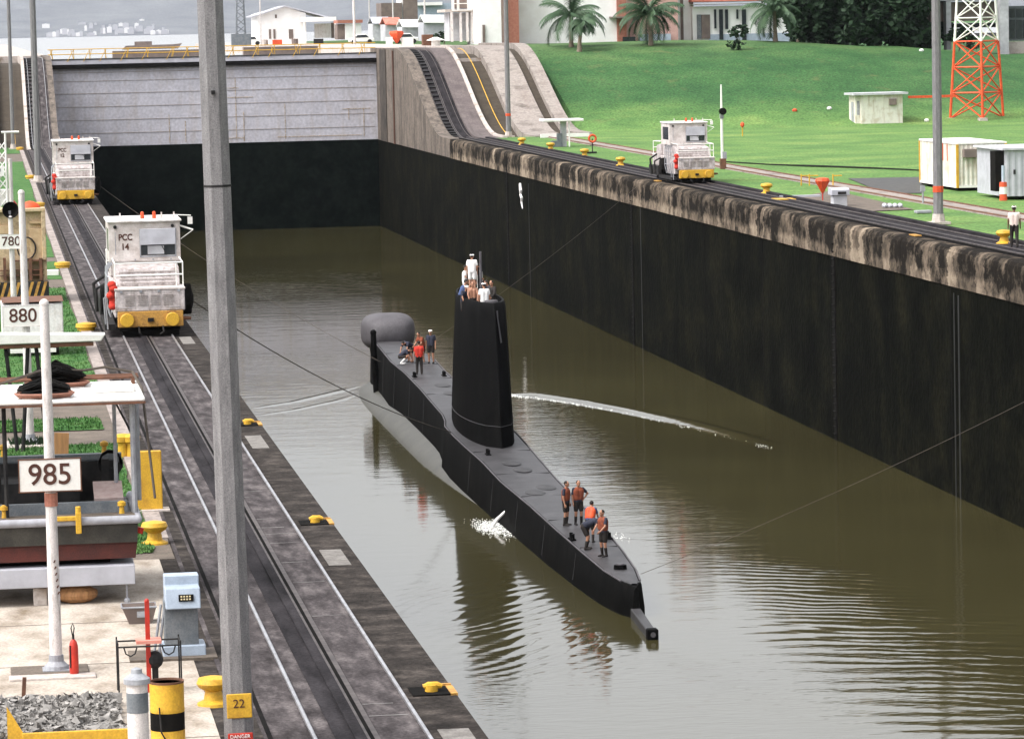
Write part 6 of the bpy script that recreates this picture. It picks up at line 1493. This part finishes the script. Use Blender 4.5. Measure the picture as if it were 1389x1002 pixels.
for (x0, x1, y0, lab, mw, mr, Y) in ((505, 530, 32, 'low grey shed with pale roof left of the pink roofed one', M_bgrey, M_cargrey, 575), (522, 545, 33, 'low shed with pinkish red roof', M_bgrey, M_roofred, 560), (545, 574, 36, 'grey shed with white gabled roof', M_bgrey, M_bwhite, 548), (574, 612, 30, 'grey corrugated shed with white eaves', M_cargrey, M_bwhite, 540)):
    t = thing('shed', lab, 'shed', group='sheds on the upper level')
    bpart(t, 'wall', mw, x0 + 1, x1 - 1, y0, 56, Y, 0, 7)
    a = PY(x0, y0, Y); b = PY(x1, y0, Y); rr = MB(); rr.add([(a.x, Y - .6, a.z), (b.x, Y - .6, b.z), (b.x, Y + 3.5, b.z + 1.0), (a.x, Y + 3.5, a.z + 1.0), (b.x, Y + 7.6, b.z), (a.x, Y + 7.6, a.z), (a.x, Y - .6, a.z - .15), (b.x, Y - .6, b.z - .15)], [(0, 1, 2, 3), (3, 2, 4, 5), (6, 7, 1, 0)])
    o = rr.build('roof', mr, t); s_ = o.modifiers.new('s', 'SOLIDIFY'); s_.thickness = .12
# gabled white house with carport
Y = 615; t = thing('gabled_house', 'white gabled house with open carport behind the gate railing', 'house')
x0, x1, xm = XA(349, 30, Y), XA(415, 30, Y), XA(387, 30, Y); zb0 = ZU - .1; ze = ZA(380, 19, Y); zp = ZA(387, 8, Y)
m = MB(); m.prismy([(x0, zb0), (x0, ze), (xm, zp - .15), (x1, ze), (x1, zb0)], Y, Y + 14); m.build('wall', M_bwhite, t)
m = MB(); m.add([(x0 - .8, Y - .8, ze - .3), (xm, Y - .8, zp), (xm, Y + 15, zp), (x0 - .8, Y + 15, ze - .3), (x1 + 5.0, Y - .8, ze - 1.0), (x1 + 5.0, Y + 15, ze - 1.0)], [(0, 1, 2, 3), (1, 4, 5, 2)]); o = m.build('roof', M_cargrey, t); s_ = o.modifiers.new('s', 'SOLIDIFY'); s_.thickness = .2
bpart(t, 'carport_fascia', M_bwhite, 410, 456, 23, 30, Y - 3, 0, 6); 
for x in (412, 454): bpart(t, 'carport_post', M_bwhite, x, x + 1.5, 30, 55, Y - 3, 0, .2)
bpart(t, 'carport_wall', M_whitew, 427, 449, 32, 52, Y + 1, 0, .5); bpart(t, 'vent', M_brown, 373, 375.5, 20, 25, Y - .1, 0, .1); bpart(t, 'doorway', M_brown, 450, 455, 31, 52, Y + 1, 0, 1)
for x in (365, 371, 392, 395): bpart(t, 'window', M_brown, x, x + 2.5, 40, 53, Y - .12, 0, .12)
t = thing('small_house', 'small white house with rusty red roof right of the carport', 'house'); Y = 600
bpart(t, 'wall', M_bwhite, 469, 490, 32, 54, Y, 0, 6); bpart(t, 'roof', M_brick, 458, 492, 27, 32, Y - .5, 0, 7); bpart(t, 'doorway', M_brown, 458, 468, 33, 54, Y + 1, 0, 5)
# little crane
Y = 560; q = PY(327, 54, Y); t = thing('crane_mast', 'dark lattice crane mast left of the gabled house', 'crane', (q.x, Y, ZU)); m = MB()
for dx in (-.7, .7):
    for dy in (-.6, .6): m.cyl((dx, dy, 0), (dx * .45, dy * .45, 12), .11, n=5)
for k in range(12):
    s = 1 - .045 * k; m.cyl((-.7 * s, -.6, k), (.7 * s, -.6, k + 1), .07, n=5); m.cyl((.7 * s, -.6, k), (-.7 * s, -.6, k + 1), .07, n=5)
m.build('lattice', M_slate, t); m = MB(); m.box(-1.4, 1.4, -1, 1.2, 0, 1.8); m.build('base', M_slate, t)
# marker, cars, low clutter on the upper level
def car(px, py, Y, label, body, s=1.0):
    q = PY(px, py, Y); t = thing('parked_car', label, 'car', (q.x, Y, ZU), group='cars on the upper level')
    m = MB(); m.prismy([(-2.0 * s, .3), (-2.05 * s, .75), (-1.2 * s, .85), (-.75 * s, 1.35), (.75 * s, 1.38), (1.25 * s, .9), (2.0 * s, .8), (2.05 * s, .3)], -.8, .8); b = m.build('body', body, t, bevel=.08)
    m = MB(); m.prismy([(-1.05 * s, .88), (-.7 * s, 1.28), (.7 * s, 1.3), (1.1 * s, .9)], -.82, .82); m.build('window', M_win, t)
    for x in (-1.25 * s, 1.25 * s):
        m = MB(); m.cyl((x, -.84, .32), (x, .84, .32), .32, n=16); m.build('wheel', M_black, t)
car(490, 52, 545, 'small white car parked below the grey far pole', M_white, .9)
car(550, 54, 520, 'small white car beside the red triangular marker', M_white, .85)
car(340, 54, 590, 'small white car between crane mast and gabled house', M_white, .8)
q = PY(538, 56, 440); t = thing('warning_marker', 'red downward triangle marker on white base above the gate corner', 'marker', (q.x, 440, ZU)); m = MB(); m.lathe((0, 0, 0), [(.1, .35), (.85, 1.5), (.75, 1.75), (.1, 1.8)], 4); m.build('marker_head', M_orange, t); MB().box(-1.2, -.5, -.4, .4, 0, 1.1).build('base', M_white, t); MB().box(.6, 1.9, -.4, .4, 0, 1.0).build('base', M_white, t)
q = PY(582, 56, 430); m = MB(); m.box(-.8, .4, -.5, .5, 0, 1.3); tag(m.build('rusty_bin', M_rust, bevel=.05), 'rust red bin on the upper level right of the marker', 'bin').location = (q.x, 430, ZU)
q = PY(591, 56, 428); m = MB(); m.lathe((0, 0, 0), [(.5, 0), (.5, .6), (1.1, .65), (.2, 1.0)], 10); tag(m.build('white_canopy', M_white), 'small white topped bin right of the rust red one', 'bin').location = (q.x, 428, ZU)
tree(602, 50, 470, 2, blobs(2.0, 2, 5, 60, .3), 700, .25, 'low green bush beneath the corrugated shed', 61, name='shrub', trunk=.08, z=ZU, group='bushes')
random.seed(77)
for i, (px, w_) in enumerate(((359, 'pale drum'), (376, 'orange white crate'), (400, 'brown drum'), (432, 'dark box'))):
    q = PY(px, 55, 570); m = MB(); m.lathe((0, 0, 0), [(.45, 0), (.5, .1), (.5, .8), (.4, .9)], 10) if 'drum' in w_ else m.box(-.7, .7, -.4, .4, 0, .8)
    tag(m.build(w_.split()[-1], {0: M_conc, 1: M_orange, 2: M_brown, 3: M_black}[i]), w_ + (' in front of the gabled house wall' if i < 3 else ' under the carport of the gabled house'), w_.split()[-1]).location = (q.x, 570, ZU)
# houses on the far lake shore
random.seed(5)
for i in range(46):
    px = 62 + i * 3.7 + random.uniform(-3, 3); Y = 16050 + random.uniform(0, 1300) * random.random(); q = PY(px, 50, Y); w_ = random.uniform(8, 34); h = random.uniform(6, 16)
    gzv = 10 + (Y - 16000) * .05; m = MB(); m.box(-w_ / 2, w_ / 2, 0, 18, -8, h); m.prismy([(-w_ / 2 - 1, h), (0, h + 3), (w_ / 2 + 1, h)], -.4, 18.4)
    tag(m.build('shore_house', M_bgrey if i % 3 else M_bwhite), 'one of the tiny pale houses along the far lake shore', 'house', 'tiny houses on the far lake shore').location = (q.x, Y, gzv)
q = PY(200, 56, 900); m = MB(); m.prismy([(-6, 0), (-5, .9), (6, 1.0), (8, 1.2), (7, 0)], -1, 1); m.box(-3, 1, -.8, .8, .9, 1.8); tag(m.build('barge', M_brown), 'low brown barge on the lake above the gate railing', 'barge').location = (q.x, 900, ZU - 1.4)
# ================================================================ HAZE
hz = bpy.data.materials.new('haze_air'); hz.use_nodes = True; tn = hz.node_tree
for n in list(tn.nodes):
    if n.type == 'BSDF_PRINCIPLED': tn.nodes.remove(n)
pv = tn.nodes.new('ShaderNodeVolumePrincipled'); pv.inputs['Color'].default_value = (0.84, 0.86, 1.0, 1); pv.inputs['Density'].default_value = HAZE; pv.inputs['Anisotropy'].default_value = 0.2
out = [n for n in tn.nodes if n.type == 'OUTPUT_MATERIAL'][0]; tn.links.new(pv.outputs[0], out.inputs['Volume'])
m = MB(); m.box(-3200, 12200, -260, 22500, ZW - 5, 760); tag(m.build('haze', hz), 'pale even haze fading the far hill', 'haze', kind='stuff')
